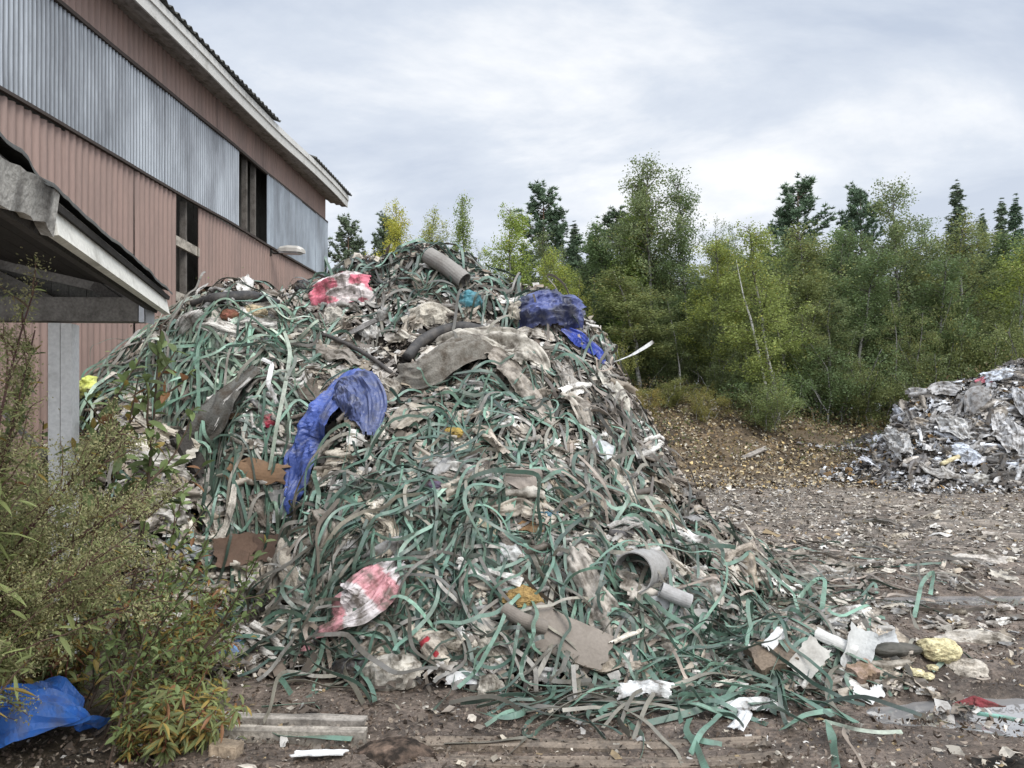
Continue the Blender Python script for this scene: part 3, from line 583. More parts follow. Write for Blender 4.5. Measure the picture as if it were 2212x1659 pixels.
TREES = [
 ('pine0', 757, 483, 34, 95, G1, 'dark bushy pine just right of the warehouse corner', 'pine_tree', 'pine'),
 ('pine1', 838, 478, 36, 90, G1, 'dark pine whose top shows left of the yellowing birch above the heap', 'pine_tree', 'pine'),
 ('birch0', 868, 440, 30, 120, (2.3, 1.85, .75), 'yellowing birch standing behind the heap, left of its summit', 'birch_tree', 'birch'),
 ('birch1', 950, 462, 31, 95, YG, 'round-topped light green birch behind the summit of the heap', 'birch_tree', 'birch'),
 ('aspen0', 999, 434, 31, 62, (1.3, 1.35, 1.0), 'slim spindly aspen with a loose pointed top behind the heap summit', 'aspen_tree', 'aspen'),
 ('thin0', 1038, 530, 31, 55, G1, 'small thin sapling between the slim aspen and the bright green birch', 'sapling', 'sapling'),
 ('birch2', 1105, 438, 27, 140, (1.45, 1.5, .8), 'bright green full birch right behind the heap summit', 'birch_tree', 'birch'),
 ('pine0', 1180, 414, 33, 130, G2, 'tall dark pine right of the bright green birch', 'pine_tree', 'pine'),
 ('spruce0', 1246, 488, 36, 75, G1, 'pointed spruce top right of the tall dark pine', 'spruce_tree', 'spruce'),
 ('spruce1', 1278, 505, 37, 60, G1, 'short spruce top in the gap left of the tallest birches', 'spruce_tree', 'spruce'),
 ('pine1', 1330, 470, 33, 140, DK, 'dark broad pine behind the left side of the tallest birch', 'pine_tree', 'pine'),
 ('aspen1', 1345, 400, 28, 110, (1.35, 1.45, .9), 'airy light green aspen leaning left of the tallest birch', 'aspen_tree', 'aspen'),
 ('birch3', 1415, 342, 27, 190, G1, 'tallest birch of the forest edge with white stem', 'birch_tree', 'birch'),
 ('birch0', 1488, 378, 27, 150, G3, 'tall birch close on the right of the tallest one', 'birch_tree', 'birch'),
 ('thin1', 1560, 462, 27, 110, G1, 'thin birch at the right shoulder of the tall pair', 'birch_tree', 'birch'),
 ('birch1', 1190, 552, 25, 110, (1.7, 1.6, .8), 'low bright yellow-green birch behind the right slope of the heap', 'birch_tree', 'birch'),
 ('thin2', 1255, 590, 24.6, 110, (1.7, 1.5, .85), 'thin yellow-green birch over the dark blue tarpaulin', 'birch_tree', 'birch'),
 ('birch2', 1380, 585, 25, 190, OL, 'olive birch with thin stems standing at the top of the leafy bank', 'birch_tree', 'birch'),
 ('birch3', 1535, 525, 25, 170, (1.6, 1.5, .9), 'light yellow-green birch below the tall pair', 'birch_tree', 'birch'),
 ('birch1', 1615, 545, 25.4, 150, G1, 'mid green birch behind the leaning white trunk', 'birch_tree', 'birch'),
 ('pine0', 1718, 405, 32, 135, G2, 'tallest pine, with a rounded clumpy top over the middle birches', 'pine_tree', 'pine'),
 ('birch0', 1762, 492, 26, 210, OL, 'broad olive birch in front of the tallest pine', 'birch_tree', 'birch'),
 ('pine1', 1855, 420, 33, 105, G2, 'loose pine with sky showing through, between two birches', 'pine_tree', 'pine'),
 ('birch2', 1852, 540, 25.5, 160, G3, 'darker birch below the loose pine', 'birch_tree', 'birch'),
 ('birch3', 1952, 393, 26.5, 180, G1, 'pointed tall birch left of the spruce at the right side', 'birch_tree', 'birch'),
 ('spruce0', 2068, 402, 30, 90, G1, 'spire-shaped spruce rising over the right birches', 'spruce_tree', 'spruce'),
 ('birch1', 2085, 470, 25.5, 190, OL, 'broad olive birch in front of the spire-shaped spruce', 'birch_tree', 'birch'),
 ('spruce1', 2120, 468, 35, 60, G1, 'small dark spruce top right of the spire-shaped spruce', 'spruce_tree', 'spruce'),
 ('spruce0', 2158, 442, 35, 75, G1, 'dark spruce with a jagged top near the right edge', 'spruce_tree', 'spruce'),
 ('spruce1', 2197, 436, 35, 75, G2, 'rightmost spruce, partly cut by the edge of the photo', 'spruce_tree', 'spruce'),
 ('birch0', 2190, 520, 24.6, 190, (1.55, 1.5, .85), 'light green birch at the right edge behind the grey waste heap', 'birch_tree', 'birch'),
 ('birch3', 2020, 560, 24.8, 170, G3, 'birch with two bare pale stems behind the grey waste heap', 'birch_tree', 'birch'),
 ('birch2', 2270, 470, 26, 180, OL, 'olive birch cut by the right edge of the photo', 'birch_tree', 'birch'),
 ('thin0', 1700, 610, 24.4, 150, (1.3, 1.3, .9), 'thin pale birch right of the leaning white trunk', 'birch_tree', 'birch'),
 ('thin1', 1470, 640, 24.4, 150, G1, 'thin birch with dark gaps left of the leaning white trunk', 'birch_tree', 'birch'),
 ('birch1', 1800, 640, 24.2, 150, G1, 'low dense birch over the dark undergrowth of the bank', 'birch_tree', 'birch'),
 ('thin2', 1930, 650, 24, 150, OL, 'thin olive birch over the left end of the grey waste heap', 'birch_tree', 'birch'),
 ('bush0', 1655, 790, 22.6, 200, G2, 'green bush round the foot of the leaning birch', 'bush', 'bush'),
 ('bush1', 1655, 815, 21.4, 165, (1.1, 1.1, .95), 'low green bush in front of the leaning white trunk', 'bush', 'bush'),
 ('bush2', 1440, 815, 22.5, 150, (1.1, .95, .7), 'low olive bush on top of the bank beside the heap', 'bush', 'bush'),
 ('bush0', 1520, 830, 21.8, 110, (1.3, 1.0, .7), 'small brownish green bush on the bank left of the leaning trunk', 'bush', 'bush'),
 ('bush1', 1790, 740, 23.2, 200, G3, 'dark bush on the bank right of the leaning birch', 'bush', 'bush'),
 ('bush2', 1880, 770, 23.2, 150, OL, 'olive bush left of the grey waste heap', 'bush', 'bush'),
 ('bush1', 1560, 760, 24, 170, G1, 'bush at the top of the bank left of the leaning birch', 'bush', 'bush'),
 ('bush0', 2000, 740, 23.4, 190, G1, 'bush right behind the top of the grey waste heap', 'bush', 'bush'),
 ('bush2', 2120, 700, 23.4, 200, OL, 'olive bush behind the middle of the grey waste heap', 'bush', 'bush'),
 ('bush1', 2215, 690, 23.2, 170, OL, 'bush behind the grey waste heap at the right edge', 'bush', 'bush'),
 ('bush2', 1300, 720, 23.6, 130, (1.4, 1.2, .8), 'yellowish bush behind the right shoulder of the heap', 'bush', 'bush'),
 ('bush0', 1400, 742, 25.5, 150, DK, 'dark bush in the shade under the olive birch', 'bush', 'bush'),
 ('bush1', 1370, 830, 21.5, 90, (1.5, 1.0, .6), 'brownish low bush on the leafy bank beside the heap', 'bush', 'bush'),
]
for k, px, top, Y, wpx, tint, label, nm, cat in TREES:
    plant_tree(k, px, top, Y, wpx, tint, label, nm, cat)
# the birch with a leaning white trunk in front of the bank
o = plant_tree('birch2', 1690, 470, 22.3, 165, (1.35, 1.3, .85), 'birch with a long bare white trunk leaning left over the bank', 'birch_tree', 'birch', zrot=.4, gz=1.0)
o.rotation_euler = (0, R(-10), 0)
tb = MB(); q = [P(1672, 925, 22.2), P(1655, 840, 22.2), P(1640, 770, 22.2), P(1622, 690, 22.2), P(1606, 640, 22.2), P(1590, 560, 22.2)]
tb.tube(q, [.05, .046, .04, .032, .02, .005], 9, col=(.46, .45, .41)); t2 = tb.build('trunk', M['bark'], None, True); t2.parent = o; t2.matrix_parent_inverse = (__import__('mathutils').Matrix.LocRotScale(o.location, o.rotation_euler, None)).inverted()
# trees standing deeper in the wood
BACK = [('birch', 'birch_tree'), ('spruce', 'spruce_tree'), ('pine', 'pine_tree')]
for i in range(46):
    x = 735 + i*34 + rng.uniform(-14, 14); kd = ['spruce0', 'pine1', 'birch2', 'spruce1', 'birch0', 'pine0'][rng.integers(0, 6)]; nm = {'s': 'spruce_tree', 'p': 'pine_tree', 'b': 'birch_tree'}[kd[0]]
    top = rng.uniform(555, 640) if x > 1180 else rng.uniform(585, 660)
    if x < 720: continue
    plant_tree(kd, x, top, rng.uniform(36, 44), rng.uniform(110, 170), DK, {'s': 'dark spruce deep in the wood behind the front row', 'p': 'dark pine deep in the wood behind the front row', 'b': 'dark birch deep in the wood behind the front row'}[kd[0]], nm, nm.split('_')[0], 'trees deeper in the wood')
MIDL = 'birch of the second row, between the front birches and the dark wood'
for i in range(24):
    x = 1195+i*46+rng.uniform(-14, 14); hi = 1.0 if not 1540 < x < 1690 else .55
    plant_tree(['birch0', 'thin1', 'birch3', 'aspen0', 'birch1', 'birch2'][i % 6], x, 560-hi*rng.uniform(10, 85), rng.uniform(28, 31), rng.uniform(110, 160), [G1, G3, (.95, 1.05, 1.0), G2][i % 4], MIDL, 'birch_tree', 'birch', 'second row of birches')
for i in range(30):
    x = 1180+i*38+rng.uniform(-15, 15); Y = rng.uniform(28, 33)
    plant_tree(f'bush{i%3}', x, rng.uniform(640, 720), Y, rng.uniform(150, 210), [DK, G3, (.7, .75, .6)][i % 3], 'dark bush filling the gaps between the trunks of the wood', 'bush', 'bush', 'dark bushes between the trunks')
# young stems between bank and wood
for i in range(26):
    x = rng.uniform(1290, 2260); Y = rng.uniform(24, 29)
    plant_tree(['thin0', 'thin1', 'thin2', 'bush1'][i % 4], x, rng.uniform(600, 760), Y, rng.uniform(90, 150), [G1, G3, OL, DK][rng.integers(0, 4)], 'slender young birch in the thicket at the forest edge' if i % 4 < 3 else 'shaded bush in the thicket at the forest edge', 'birch_tree' if i % 4 < 3 else 'bush', 'birch' if i % 4 < 3 else 'bush', 'thicket at the forest edge' if i % 4 < 3 else 'bushes in the thicket')
# ------------------------------------------------------------------ cloth: sheets crumpled and laid on the heap by relaxing springs
def relax(Ps, Lu, Lv, iters=60, grav=.0012, lift=.012, bend=.35, shear=.25, fric=.5):
    """Ps (N,a,b,3) start positions, Lu/Lv rest lengths (N,1,1); in-plane springs make the gathered cloth buckle into folds"""
    Lu = np.asarray(Lu)[:, None, None]; Lv = np.asarray(Lv)[:, None, None]; Ld = np.sqrt(Lu**2+Lv**2)
    def con(A, B, L, k, only_push=False):
        n = min(A.shape[1], B.shape[1]); m = min(A.shape[2], B.shape[2]); a, b = A[:, :n, :m], B[:, :n, :m]
        d = b-a; ln = np.sqrt((d*d).sum(-1))+1e-9; f = .5*k*(1-L/ln)
        if only_push: f = np.minimum(f, 0)
        c = d*f[..., None]; a += c; b -= c
    for it in range(iters):
        Ps[..., 2] -= grav
        for p in (0, 1):
            con(Ps[:, p:-1:2], Ps[:, p+1::2], Lu, .9); con(Ps[:, :, p:-1:2], Ps[:, :, p+1::2], Lv, .9)
            con(Ps[:, p:-1:2, :-1], Ps[:, p+1::2, 1:], Ld, shear); con(Ps[:, p:-1:2, 1:], Ps[:, p+1::2, :-1], Ld, shear)
        for p in range(4):
            con(Ps[:, p:-2:4], Ps[:, p+2::4], Lu*1.85, bend, True); con(Ps[:, :, p:-2:4], Ps[:, :, p+2::4], Lv*1.85, bend, True)
        if Ps.shape[1] > 14:
            for p in range(8):
                con(Ps[:, p:-4:8], Ps[:, p+4::8], Lu*2.9, .3, True); con(Ps[:, :, p:-4:8], Ps[:, :, p+4::8], Lv*2.9, .3, True)
        if it % 3 == 0 or it > iters-4:
            z = T(Ps[..., 0], Ps[..., 1])+np.where(heap_near(Ps), lift, .006); Ps[..., 2] = np.maximum(Ps[..., 2], z)
    return Ps
def heap_near(p): return (p[..., 2] > .25) & (p[..., 1] < 12)
def frames(x, y, az):
    n = Tn(x, y, .12); a = np.stack([np.cos(az), np.sin(az), np.zeros_like(az)], -1); e1 = norm(a-n*(a*n).sum(-1, keepdims=True)); return n, e1, np.cross(n, e1)
def rag_batch(x, y, su, sv, az, comp, n, iters=45, lift=.02, r=None, tilt=None):
    """crumpled sheets centred at x,y with sides su,sv; comp <1 gathers the cloth"""
    N_ = len(x); nr, e1, e2 = frames(x, y, az)
    if tilt is not None: nr = norm(nr + tilt); e1 = norm(e1-nr*(e1*nr).sum(-1, keepdims=True)); e2 = np.cross(nr, e1)
    g = np.linspace(-.5, .5, n); U, V = np.meshgrid(g, g, indexing='ij'); off = rng.uniform(0, 99, (N_, 1, 1))
    h = (fbm(U[None]*1.3+off, V[None]*4.6+off*.7+U[None]*.8, 0, 301, 2)*.85*sv[:, None, None]*(1.1-comp[:, None, None])*1.5 + fbm(U[None]*2+off, V[None]*2, 5, 304, 2)*.25*sv[:, None, None])
    du = fbm(U[None]*2.4+off, V[None]*2.4, 3.3, 302, 2)*.3; dv = fbm(U[None]*2.4, V[None]*2.4+off, 7.3, 303, 2)*.3
    c = np.stack([x, y, T(x, y)+lift], -1)
    Ps = c[:, None, None] + e1[:, None, None]*((U[None]+du*.5)*(su*.93)[:, None, None])[..., None] + e2[:, None, None]*((V[None]*(1+.9*(fbm(U[None]*1.5+off, 3, 0, 307, 2)))+dv*.5)*(sv*comp*.85)[:, None, None])[..., None] + nr[:, None, None]*(h+.03)[..., None]
    return relax(Ps, su/(n-1), sv/(n-1), iters, lift=.065)
def torn(n, r, amt=.2):
    """which faces of an n x n sheet survive: a ragged outline"""
    g = np.linspace(-1, 1, n-1); U, V = np.meshgrid(g, g, indexing='ij'); a = np.arctan2(V, U); q = r.uniform(0, 99)
    rad = np.maximum(abs(U), abs(V))*(1-amt*.5)+np.hypot(U, V)*amt*.5
    return rad < 1.0 - amt*(vn(np.cos(a)*1.6+q, np.sin(a)*1.6, 0, 305)+.5*vn(np.cos(a)*5+q, np.sin(a)*5, 0, 306))*.8
RAGC = 1.15*np.array([(.50, .46, .39), (.42, .375, .305), (.33, .285, .23), (.26, .225, .185), (.58, .56, .52), (.20, .175, .15), (.36, .34, .31), (.14, .12, .10), (.45, .41, .36), (.30, .25, .19), (.54, .52, .48), (.24, .235, .225)])

def P2(pts, lift=0.03):
    """points of the photo laid on the heap, each lifted off it a little"""
    o = []
    for q in pts:
        h = hit(q[0], q[1]); n = Tn(h[0:1], h[1:2], .15)[0]; o.append(h + n*(q[2] if len(q) > 2 else lift))
    return np.array(o)
def resample(p, n):
    s = np.r_[0, np.cumsum(np.linalg.norm(np.diff(p, axis=0), axis=1))]; t = np.linspace(0, s[-1], n)
    q = np.stack([np.interp(t, s, p[:, k]) for k in range(3)], -1)
    for _ in range(max(1, n//10)): q[1:-1] = (q[:-2]+2*q[1:-1]+q[2:])/4
    return q, s[-1]
def drape(name, pts, wid, mat, col, gather=1.5, nu=40, nv=22, iters=40, lift=.07, seed=0, colf=None, label=None, cat=None, rag=.12, grav=.001, smooth=True, group=None, taper_rest=True, crease=.05):
    """a long gathered cloth along a path; wid: widths (m) along it; gather: cloth width over gathered width"""
    r = np.random.default_rng(seed+900); p = P2(pts, lift) if not isinstance(pts, np.ndarray) else pts; c, L = resample(p, nu); w_ = np.interp(np.linspace(0, 1, nu), np.linspace(0, 1, len(wid)), wid)
    t = norm(np.gradient(c, axis=0)); n = Tn(c[:, 0], c[:, 1], .2); sd = norm(np.cross(t, n)); n = np.cross(sd, t)
    v = np.linspace(-.5, .5, nv); vv = v[None]+.10*fbm(np.linspace(0, 3, nu)[:, None]+seed, v[None]*3, 0, 310+seed, 2)
    h = .80*np.mean(w_)*(gather-1+.15)*fbm(np.linspace(0, L*4, nu)[:, None]*.7+v[None]*1.2, v[None]*3.6*np.ones((nu, 1)), seed*1.7, 320+seed, 3)
    bulge = (.25-v**2)[None]*w_[:, None]*.55
    ps = c[:, None]+sd[:, None]*(vv*w_[:, None])[..., None]+n[:, None]*(h*1.6+bulge)[..., None]
    Lv = np.array([w_.mean()*gather/(nv-1)]); ps = relax(ps[None], np.array([L*1.06/(nu-1)]), Lv, iters, grav, .012)[0] if not taper_rest else relax_t(ps, L*1.06/(nu-1), w_*gather/(nv-1), iters, grav)
    if crease:
        uu = np.linspace(0, L, nu)[:, None]*5+seed; q = (v[None]*w_[:, None])*6.5+.9*fbm(uu*.6, v[None]*3, 0, 390, 2); ps = ps+n[:, None]*(crease*(ridged(uu*.55, q, 391+seed, 3)-.6))[..., None]
    mask = np.ones((nu-1, nv-1), bool)
    if rag:
        e = rag*(vn(np.linspace(0, nu/4, nu-1), 0, seed)); k = np.abs(np.linspace(-1, 1, nv-1))[None]; mask = k < 1.001-e[:, None]*.8
        ends = (rag*1.2*vn(np.linspace(0, nv/3, nv-1), 5, seed)*nu*.5).astype(int)
        for j in range(nv-1): mask[:ends[j], j] = False; mask[nu-1-ends[::-1][j]:, j] = False
    U, V = np.meshgrid(np.linspace(0, 1, nu), np.linspace(-1, 1, nv), indexing='ij')
    cc = colf(U, V) if colf else np.broadcast_to(np.array(col), (nu, nv, 3))
    cc = cc*(.85+.3*vn(U*5, V*3, seed, 333))[..., None]
    o = nmesh(name, ps.reshape(-1, 3), gridfaces(nu, nv, mask), mat, cc.reshape(-1, 3), None, smooth)
    setloc(o, ps.reshape(-1, 3).mean(0)); tag(o, label, cat, group); return o
def relax_t(ps, Lu, Lvrow, iters, grav):
    Ps = ps[None]; Lu_ = np.array([[[Lu]]]); Lv_ = Lvrow[None, :, None]
    def con(A, B, L, k, push=False):
        n = min(A.shape[1], B.shape[1]); m = min(A.shape[2], B.shape[2]); a, b = A[:, :n, :m], B[:, :n, :m]; L = L[:, :n] if L.shape[1] > 1 else L
        d = b-a; ln = np.sqrt((d*d).sum(-1))+1e-9; f = .5*k*(1-L/ln); f = np.minimum(f, 0) if push else f; c = d*f[..., None]; a += c; b -= c
    for it in range(iters):
        Ps[..., 2] -= grav
        for p in (0, 1):
            con(Ps[:, p:-1:2], Ps[:, p+1::2], Lu_, .9); con(Ps[:, :, p:-1:2], Ps[:, :, p+1::2], Lv_, .9)
        for p in range(4):
            con(Ps[:, p:-2:4], Ps[:, p+2::4], Lu_*1.75, .4, True); con(Ps[:, :, p:-2:4], Ps[:, :, p+2::4], Lv_*1.75, .4, True)
        if it % 3 == 0 or it > iters-4: Ps[..., 2] = np.maximum(Ps[..., 2], T(Ps[..., 0], Ps[..., 1])+np.where(heap_near(Ps), .075, .006))
    return Ps[0]
def crumple(name, px, py, wpx, hpx, mat, col, label, cat, comp=.6, n=34, rot=0, seed=0, lift=.06, smooth=True, tear=.2, colf=None, group=None, iters=50, tilt=None):
    """a crumpled heap of sheet lying on the slope: sharp creases, bulges, overhanging edges and a ragged outline"""
    h = hit(px, py); d = h[1]/F; r = np.random.default_rng(seed+1300); n = max(30, int(n*1.15)); nr = Tn(h[0:1], h[1:2], .25)[0]; nr = norm(nr+(np.array([0, -.75, .1]) if tilt is None else tilt))
    e1 = norm(np.array([math.cos(R(rot)), 0, math.sin(R(rot))])); e1 = norm(e1-nr*(e1@nr)); e2 = np.cross(nr, e1); a, b = wpx*d/2*1.08, hpx*d/2*1.08
    g = np.linspace(-1, 1, n); U, V = np.meshgrid(g*1.18, g*1.18, indexing='ij'); q = seed*2.37; k = 1.15*max(.75, (a+b)/.22)**.35
    wu = .42*fbm(U*1.5+q, V*1.5, 0, 380, 3); wv = .42*fbm(U*1.5, V*1.5+q, 0, 381, 3); m = min(a, b)
    A = ridged((U+wu)*1.25*k+q, (V+wv)*1.25*k*.8, 382+seed, 3)
    rr = np.hypot(U, V); dome = np.clip(1-rr**2.2, -.8, 1)
    hgt = m*(.95*(A-.55)*(1-.3*rr)+.38*dome-.25*rr**3)*(1.25-comp*.6)
    Ps = h+nr*lift+e1*((U+wu*.55)*a)[..., None]+e2*((V+wv*.55)*b)[..., None]+nr*hgt[..., None]
    Ps[..., 2] = np.maximum(Ps[..., 2], T(Ps[..., 0], Ps[..., 1])-.03)
    U, V = (U+1)/2, (V+1)/2; cc = colf(U, V) if colf else np.broadcast_to(np.array(col), (n, n, 3)); cc = cc*(.82+.36*vn(U*4, V*4, seed*1.3, 334))[..., None]
    o = nmesh(name, Ps.reshape(-1, 3), gridfaces(n, n, torn(n, r, max(.32, tear*2.2))), mat, cc.reshape(-1, 3), None, False)
    setloc(o, Ps.reshape(-1, 3).mean(0)); return tag(o, label, cat, group)
def slab(name, px, py, L, W, th, mat, col, label, cat, rot=0, tilt=None, bend=0, lift=.03, jag=.1, seed=0, n=14, m=8, group=None, taper=1.0):
    """stiff piece (board, card, plate) with thickness and rough edges; L, W in metres"""
    h = hit(px, py); r = np.random.default_rng(seed+1500); nr, e1, e2 = [q[0] for q in frames(h[0:1], h[1:2], np.array([float(R(rot))]))]
    if tilt is not None: nr = norm(nr+np.array(tilt)); e1 = norm(e1-nr*(e1@nr)); e2 = np.cross(nr, e1)
    u = np.linspace(-.5, .5, n)[:, None]; v = np.linspace(-.5, .5, m)[None]; ew = 1+jag*(vn(u*9, np.sign(v)*3, seed)-.5)*2*(np.abs(v) > .45); el = 1+jag*(vn(v*9, np.sign(u)*3, seed+4)-.5)*2*(np.abs(u) > .45)
    tp = 1+(taper-1)*(u+.5)
    zz = bend*(v*2)**2*W*.5 + .012*fbm(u*3, v*3, seed, 340, 2)
    c = h+nr*lift; top = c+e1*(u*L*el)[..., None]+e2*(v*W*ew*tp)[..., None]+nr*zz[..., None]; bot = top-nr*th
    f = gridfaces(n, m); k = n*m; ring = [i*m for i in range(n)]+[(n-1)*m+j for j in range(1, m)]+[i*m+m-1 for i in range(n-2, -1, -1)]+[j for j in range(m-2, 0, -1)]
    side = np.array([(ring[i], ring[(i+1) % len(ring)], ring[(i+1) % len(ring)]+k, ring[i]+k) for i in range(len(ring))])
    o = nmesh(name, np.r_[top.reshape(-1, 3), bot.reshape(-1, 3)], [np.r_[f, f[:, ::-1]+k, side[:, ::-1]]], mat, np.asarray(col)); setloc(o, c); return tag(o, label, cat, group)
def hollow(name, pts, r0, mat, col, label, cat, th=.006, n=20, lift=.05, arc=2*pi, a0=0, rad=None, squash=1):
    """open tube (or half tube) with wall thickness along photo points on the heap"""
    p = P2(pts, lift) if not isinstance(pts, np.ndarray) else pts; c, L = resample(p, max(8, len(p)*4)); t = norm(np.gradient(c, axis=0)); nr = Tn(c[:, 0], c[:, 1], .2); sd = norm(np.cross(t, nr)); nr = np.cross(sd, t)
    a = np.linspace(a0, a0+arc, n+1); m = len(c); rr = np.linspace(r0, rad if rad else r0, m)[:, None, None]
    def ring(q): return (c[:, None]+(rr-q)*(np.cos(a)[None, :, None]*sd[:, None]+squash*np.sin(a)[None, :, None]*nr[:, None])).reshape(-1, 3)
    f = gridfaces(m, n+1); k = m*(n+1); i = np.arange(n); e0 = np.stack([i, i+1, i+1+k, i+k], -1); b = (m-1)*(n+1); e1 = np.stack([b+i+1, b+i, b+i+k, b+i+1+k], -1)
    o = nmesh(name, np.r_[ring(0), ring(th)], [np.r_[f[:, ::-1], f+k, e0, e1]], mat, np.asarray(col), None, False); setloc(o, c.mean(0)); return tag(o, label, cat)
def rod(name, pts, rad, mat, col, label, cat, lift=.05, n=10, group=None):
    p = P2(pts, lift) if not isinstance(pts, np.ndarray) else pts; c, L = resample(p, max(10, len(p)*5)); m = MB(); m.tube(c, rad if np.isscalar(rad) else np.interp(np.linspace(0, 1, len(c)), np.linspace(0, 1, len(rad)), rad), n, col)
    o = m.build(name, mat, None, True); setloc(o, c.mean(0)); return tag(o, label, cat, group)
def lump(name, px, py, wpx, hpx, mat, col, label, cat, seed=0, lift=.03, rough=.35, group=None, depth=.8, dark=None):
    h = hit(px, py); d = h[1]/F; n = 44; th, ph = np.meshgrid(np.linspace(0, pi, n), np.linspace(0, 2*pi, n*2, endpoint=False), indexing='ij')
    X = np.stack([np.sin(th)*np.cos(ph), np.sin(th)*np.sin(ph), np.cos(th)], -1); q = seed*3.1
    k = 1+rough*2*(fbm(X[..., 0]*2+q, X[..., 1]*2, X[..., 2]*2, 350, 5, .68)); k = k*(1-.25*np.maximum(0, vn(X[..., 0]*3+q, X[..., 1]*3, X[..., 2]*3, 352)-.55)); V = X*k[..., None]*np.array([wpx, wpx*depth, hpx])*d/2 + h + np.array([0, 0, lift])
    m_ = n*2; i, j = np.meshgrid(np.arange(n-1), np.arange(m_), indexing='ij'); jn = (j+1) % m_; f = np.stack([i*m_+j, i*m_+jn, (i+1)*m_+jn, (i+1)*m_+j], -1).reshape(-1, 4)
    cc = np.array(col)[None, None]*(.7+.6*vn(X[..., 0]*5+q, X[..., 1]*5, X[..., 2]*5, 351))[..., None]
    o = nmesh(name, V.reshape(-1, 3), f[:, ::-1], mat, cc.reshape(-1, 3), None, rough < .3); setloc(o, h); return tag(o, label, cat, group)

# ------------------------------------------------------------------ the pieces one can tell apart on the heap
BL = (.055, .095, .40)
def blue_var(U, V): return np.array([.055, .09, .29])*(.75+.5*vn(U*7, V*5, 2, 360))[..., None]
drape('blue_tarpaulin', [(798, 818, .12), (770, 850, .16), (738, 905, .17), (705, 960, .17), (672, 1015, .16), (652, 1075, .14), (640, 1135, .06)], [.30, .50, .50, .44, .38, .28, .10], M['tarp'], BL, 1.25, 72, 32, 30, seed=1, crease=.11, colf=blue_var, label='long blue tarpaulin hanging down the middle of the heap', cat='tarpaulin', rag=.06, smooth=False)
drape('blue_tarpaulin', [(742, 872, .22), (778, 880, .22), (798, 912, .18), (792, 955, .06)], [.24, .46, .42, .12], M['tarp'], BL, 1.15, 40, 26, 26, seed=2, crease=.10, colf=lambda U, V: blue_var(U, V)*np.array([1.15, .9, .62]), label='dusty blue tarpaulin flap folded over the top of the long blue one', cat='tarpaulin', rag=.1, smooth=False)
crumple('blue_tarpaulin', 1183, 684, 148, 92, M['tarp'], (.07, .09, .24), 'muddy dark blue tarpaulin heaped on the right shoulder of the heap', 'tarpaulin', .42, 44, 12, 3, .15, False, .1, colf=lambda U, V: np.array([.06, .075, .19])*(.3+.9*sstep(.35, .6, vn(U*7, V*4, 2, 365)))[..., None])
drape('blue_tarpaulin', [(1205, 715), (1250, 745), (1285, 775), (1303, 800)], [.12, .22, .20, .08], M['tarp'], (.03, .06, .34), 1.3, 40, 18, 30, seed=4, crease=.07, label='narrow deep blue tarpaulin sliding down the right edge of the heap', cat='tarpaulin', rag=.1, smooth=False)
def stripes(U, V):
    k = sstep(.0, .03, np.sin(U*17+.25*np.sin(V*2)+.6)); a = np.array([.60, .29, .31])*(1-.0*U[..., None]); b = np.array([.60, .55, .54]); c = a*(1-k[..., None])+b*k[..., None]
    e = ((U > .80) & (V > .2))[..., None]; return np.where(e, np.array([.42, .03, .045]), c)
drape('striped_bag', [(872, 1215, .10), (838, 1258, .14), (800, 1322, .16), (740, 1356, .12), (690, 1385, .08), (650, 1430, .05)], [.20, .34, .42, .26, .13, .06], M['film'], (1, 1, 1), 1.25, 64, 34, 30, seed=5, crease=.10, colf=stripes, label='red and white striped plastic bag lying at the front foot of the heap', cat='bag', rag=.08, smooth=False)
crumple('plastic_bag', 738, 640, 130, 84, M['film'], (.60, .20, .25), 'pink and white crumpled bag on the upper left slope', 'bag', .62, 44, 15, 6, .12, False, .15, colf=lambda U, V: np.where((vn(U*5, V*5, 4, 361) > .55)[..., None], np.array([.62, .55, .53]), np.array([.60, .16, .21])))
hollow('cardboard_tube', np.array([hit(928, 590)+[0, -.05, .17], hit(965, 604)+[0, -.1, .12], hit(1005, 622)+[0, -.12, .05]]), .088, M['card'], (.24, .225, .205), 'thick grey cardboard tube jutting out near the summit', 'tube', .01)
rod('black_hose', [(882, 782, .05), (908, 752, .08), (945, 730, .09), (1000, 717, .08), (1058, 722, .03)], [.05, .056, .056, .056, .05], M['rubber'], (.045, .043, .042), 'thick black rubber hose curving across the upper slope', 'hose', n=14)
drape('fleece_sheet', [(868, 815, .08), (910, 835, .16), (965, 815, .20), (1020, 780, .18), (1065, 760, .08)], [.30, .48, .55, .46, .2], M['rag'], (.19, .175, .15), 1.5, 54, 34, 36, seed=7, crease=.08, label='big grey brown fleece sheet sagging below the black hose', cat='sheet', rag=.08)
drape('plastic_sheet', [(945, 748, .10), (1010, 742, .14), (1080, 752, .16), (1140, 790, .14), (1175, 815, .06)], [.16, .28, .36, .34, .14], M['film'], (.50, .46, .39), 1.5, 60, 34, 36, seed=8, crease=.09, label='cream mud-spotted plastic sheet in long folds beside the fleece', cat='sheet', rag=.12)
drape('plastic_sheet', [(1005, 775, .18), (1070, 790, .16), (1120, 830, .12), (1150, 880, .09), (1180, 915, .07), (1193, 945, .02)], [.12, .20, .22, .20, .17, .07], M['film'], (.40, .35, .29), 1.5, 60, 20, 36, seed=9, label='long tan sheet trailing from the cream folds down towards the right', cat='sheet', rag=.1)
crumple('plastic_bag', 1018, 655, 62, 44, M['film'], (.07, .22, .26), 'teal crumpled bag below the cardboard tube', 'bag', .5, 30, 0, 10, .07, False)
lump('foam_piece', 978, 948, 66, 34, M['foam'], (.42, .30, .09), 'yellow foam chunk right of the long blue tarpaulin', 'foam', 11)
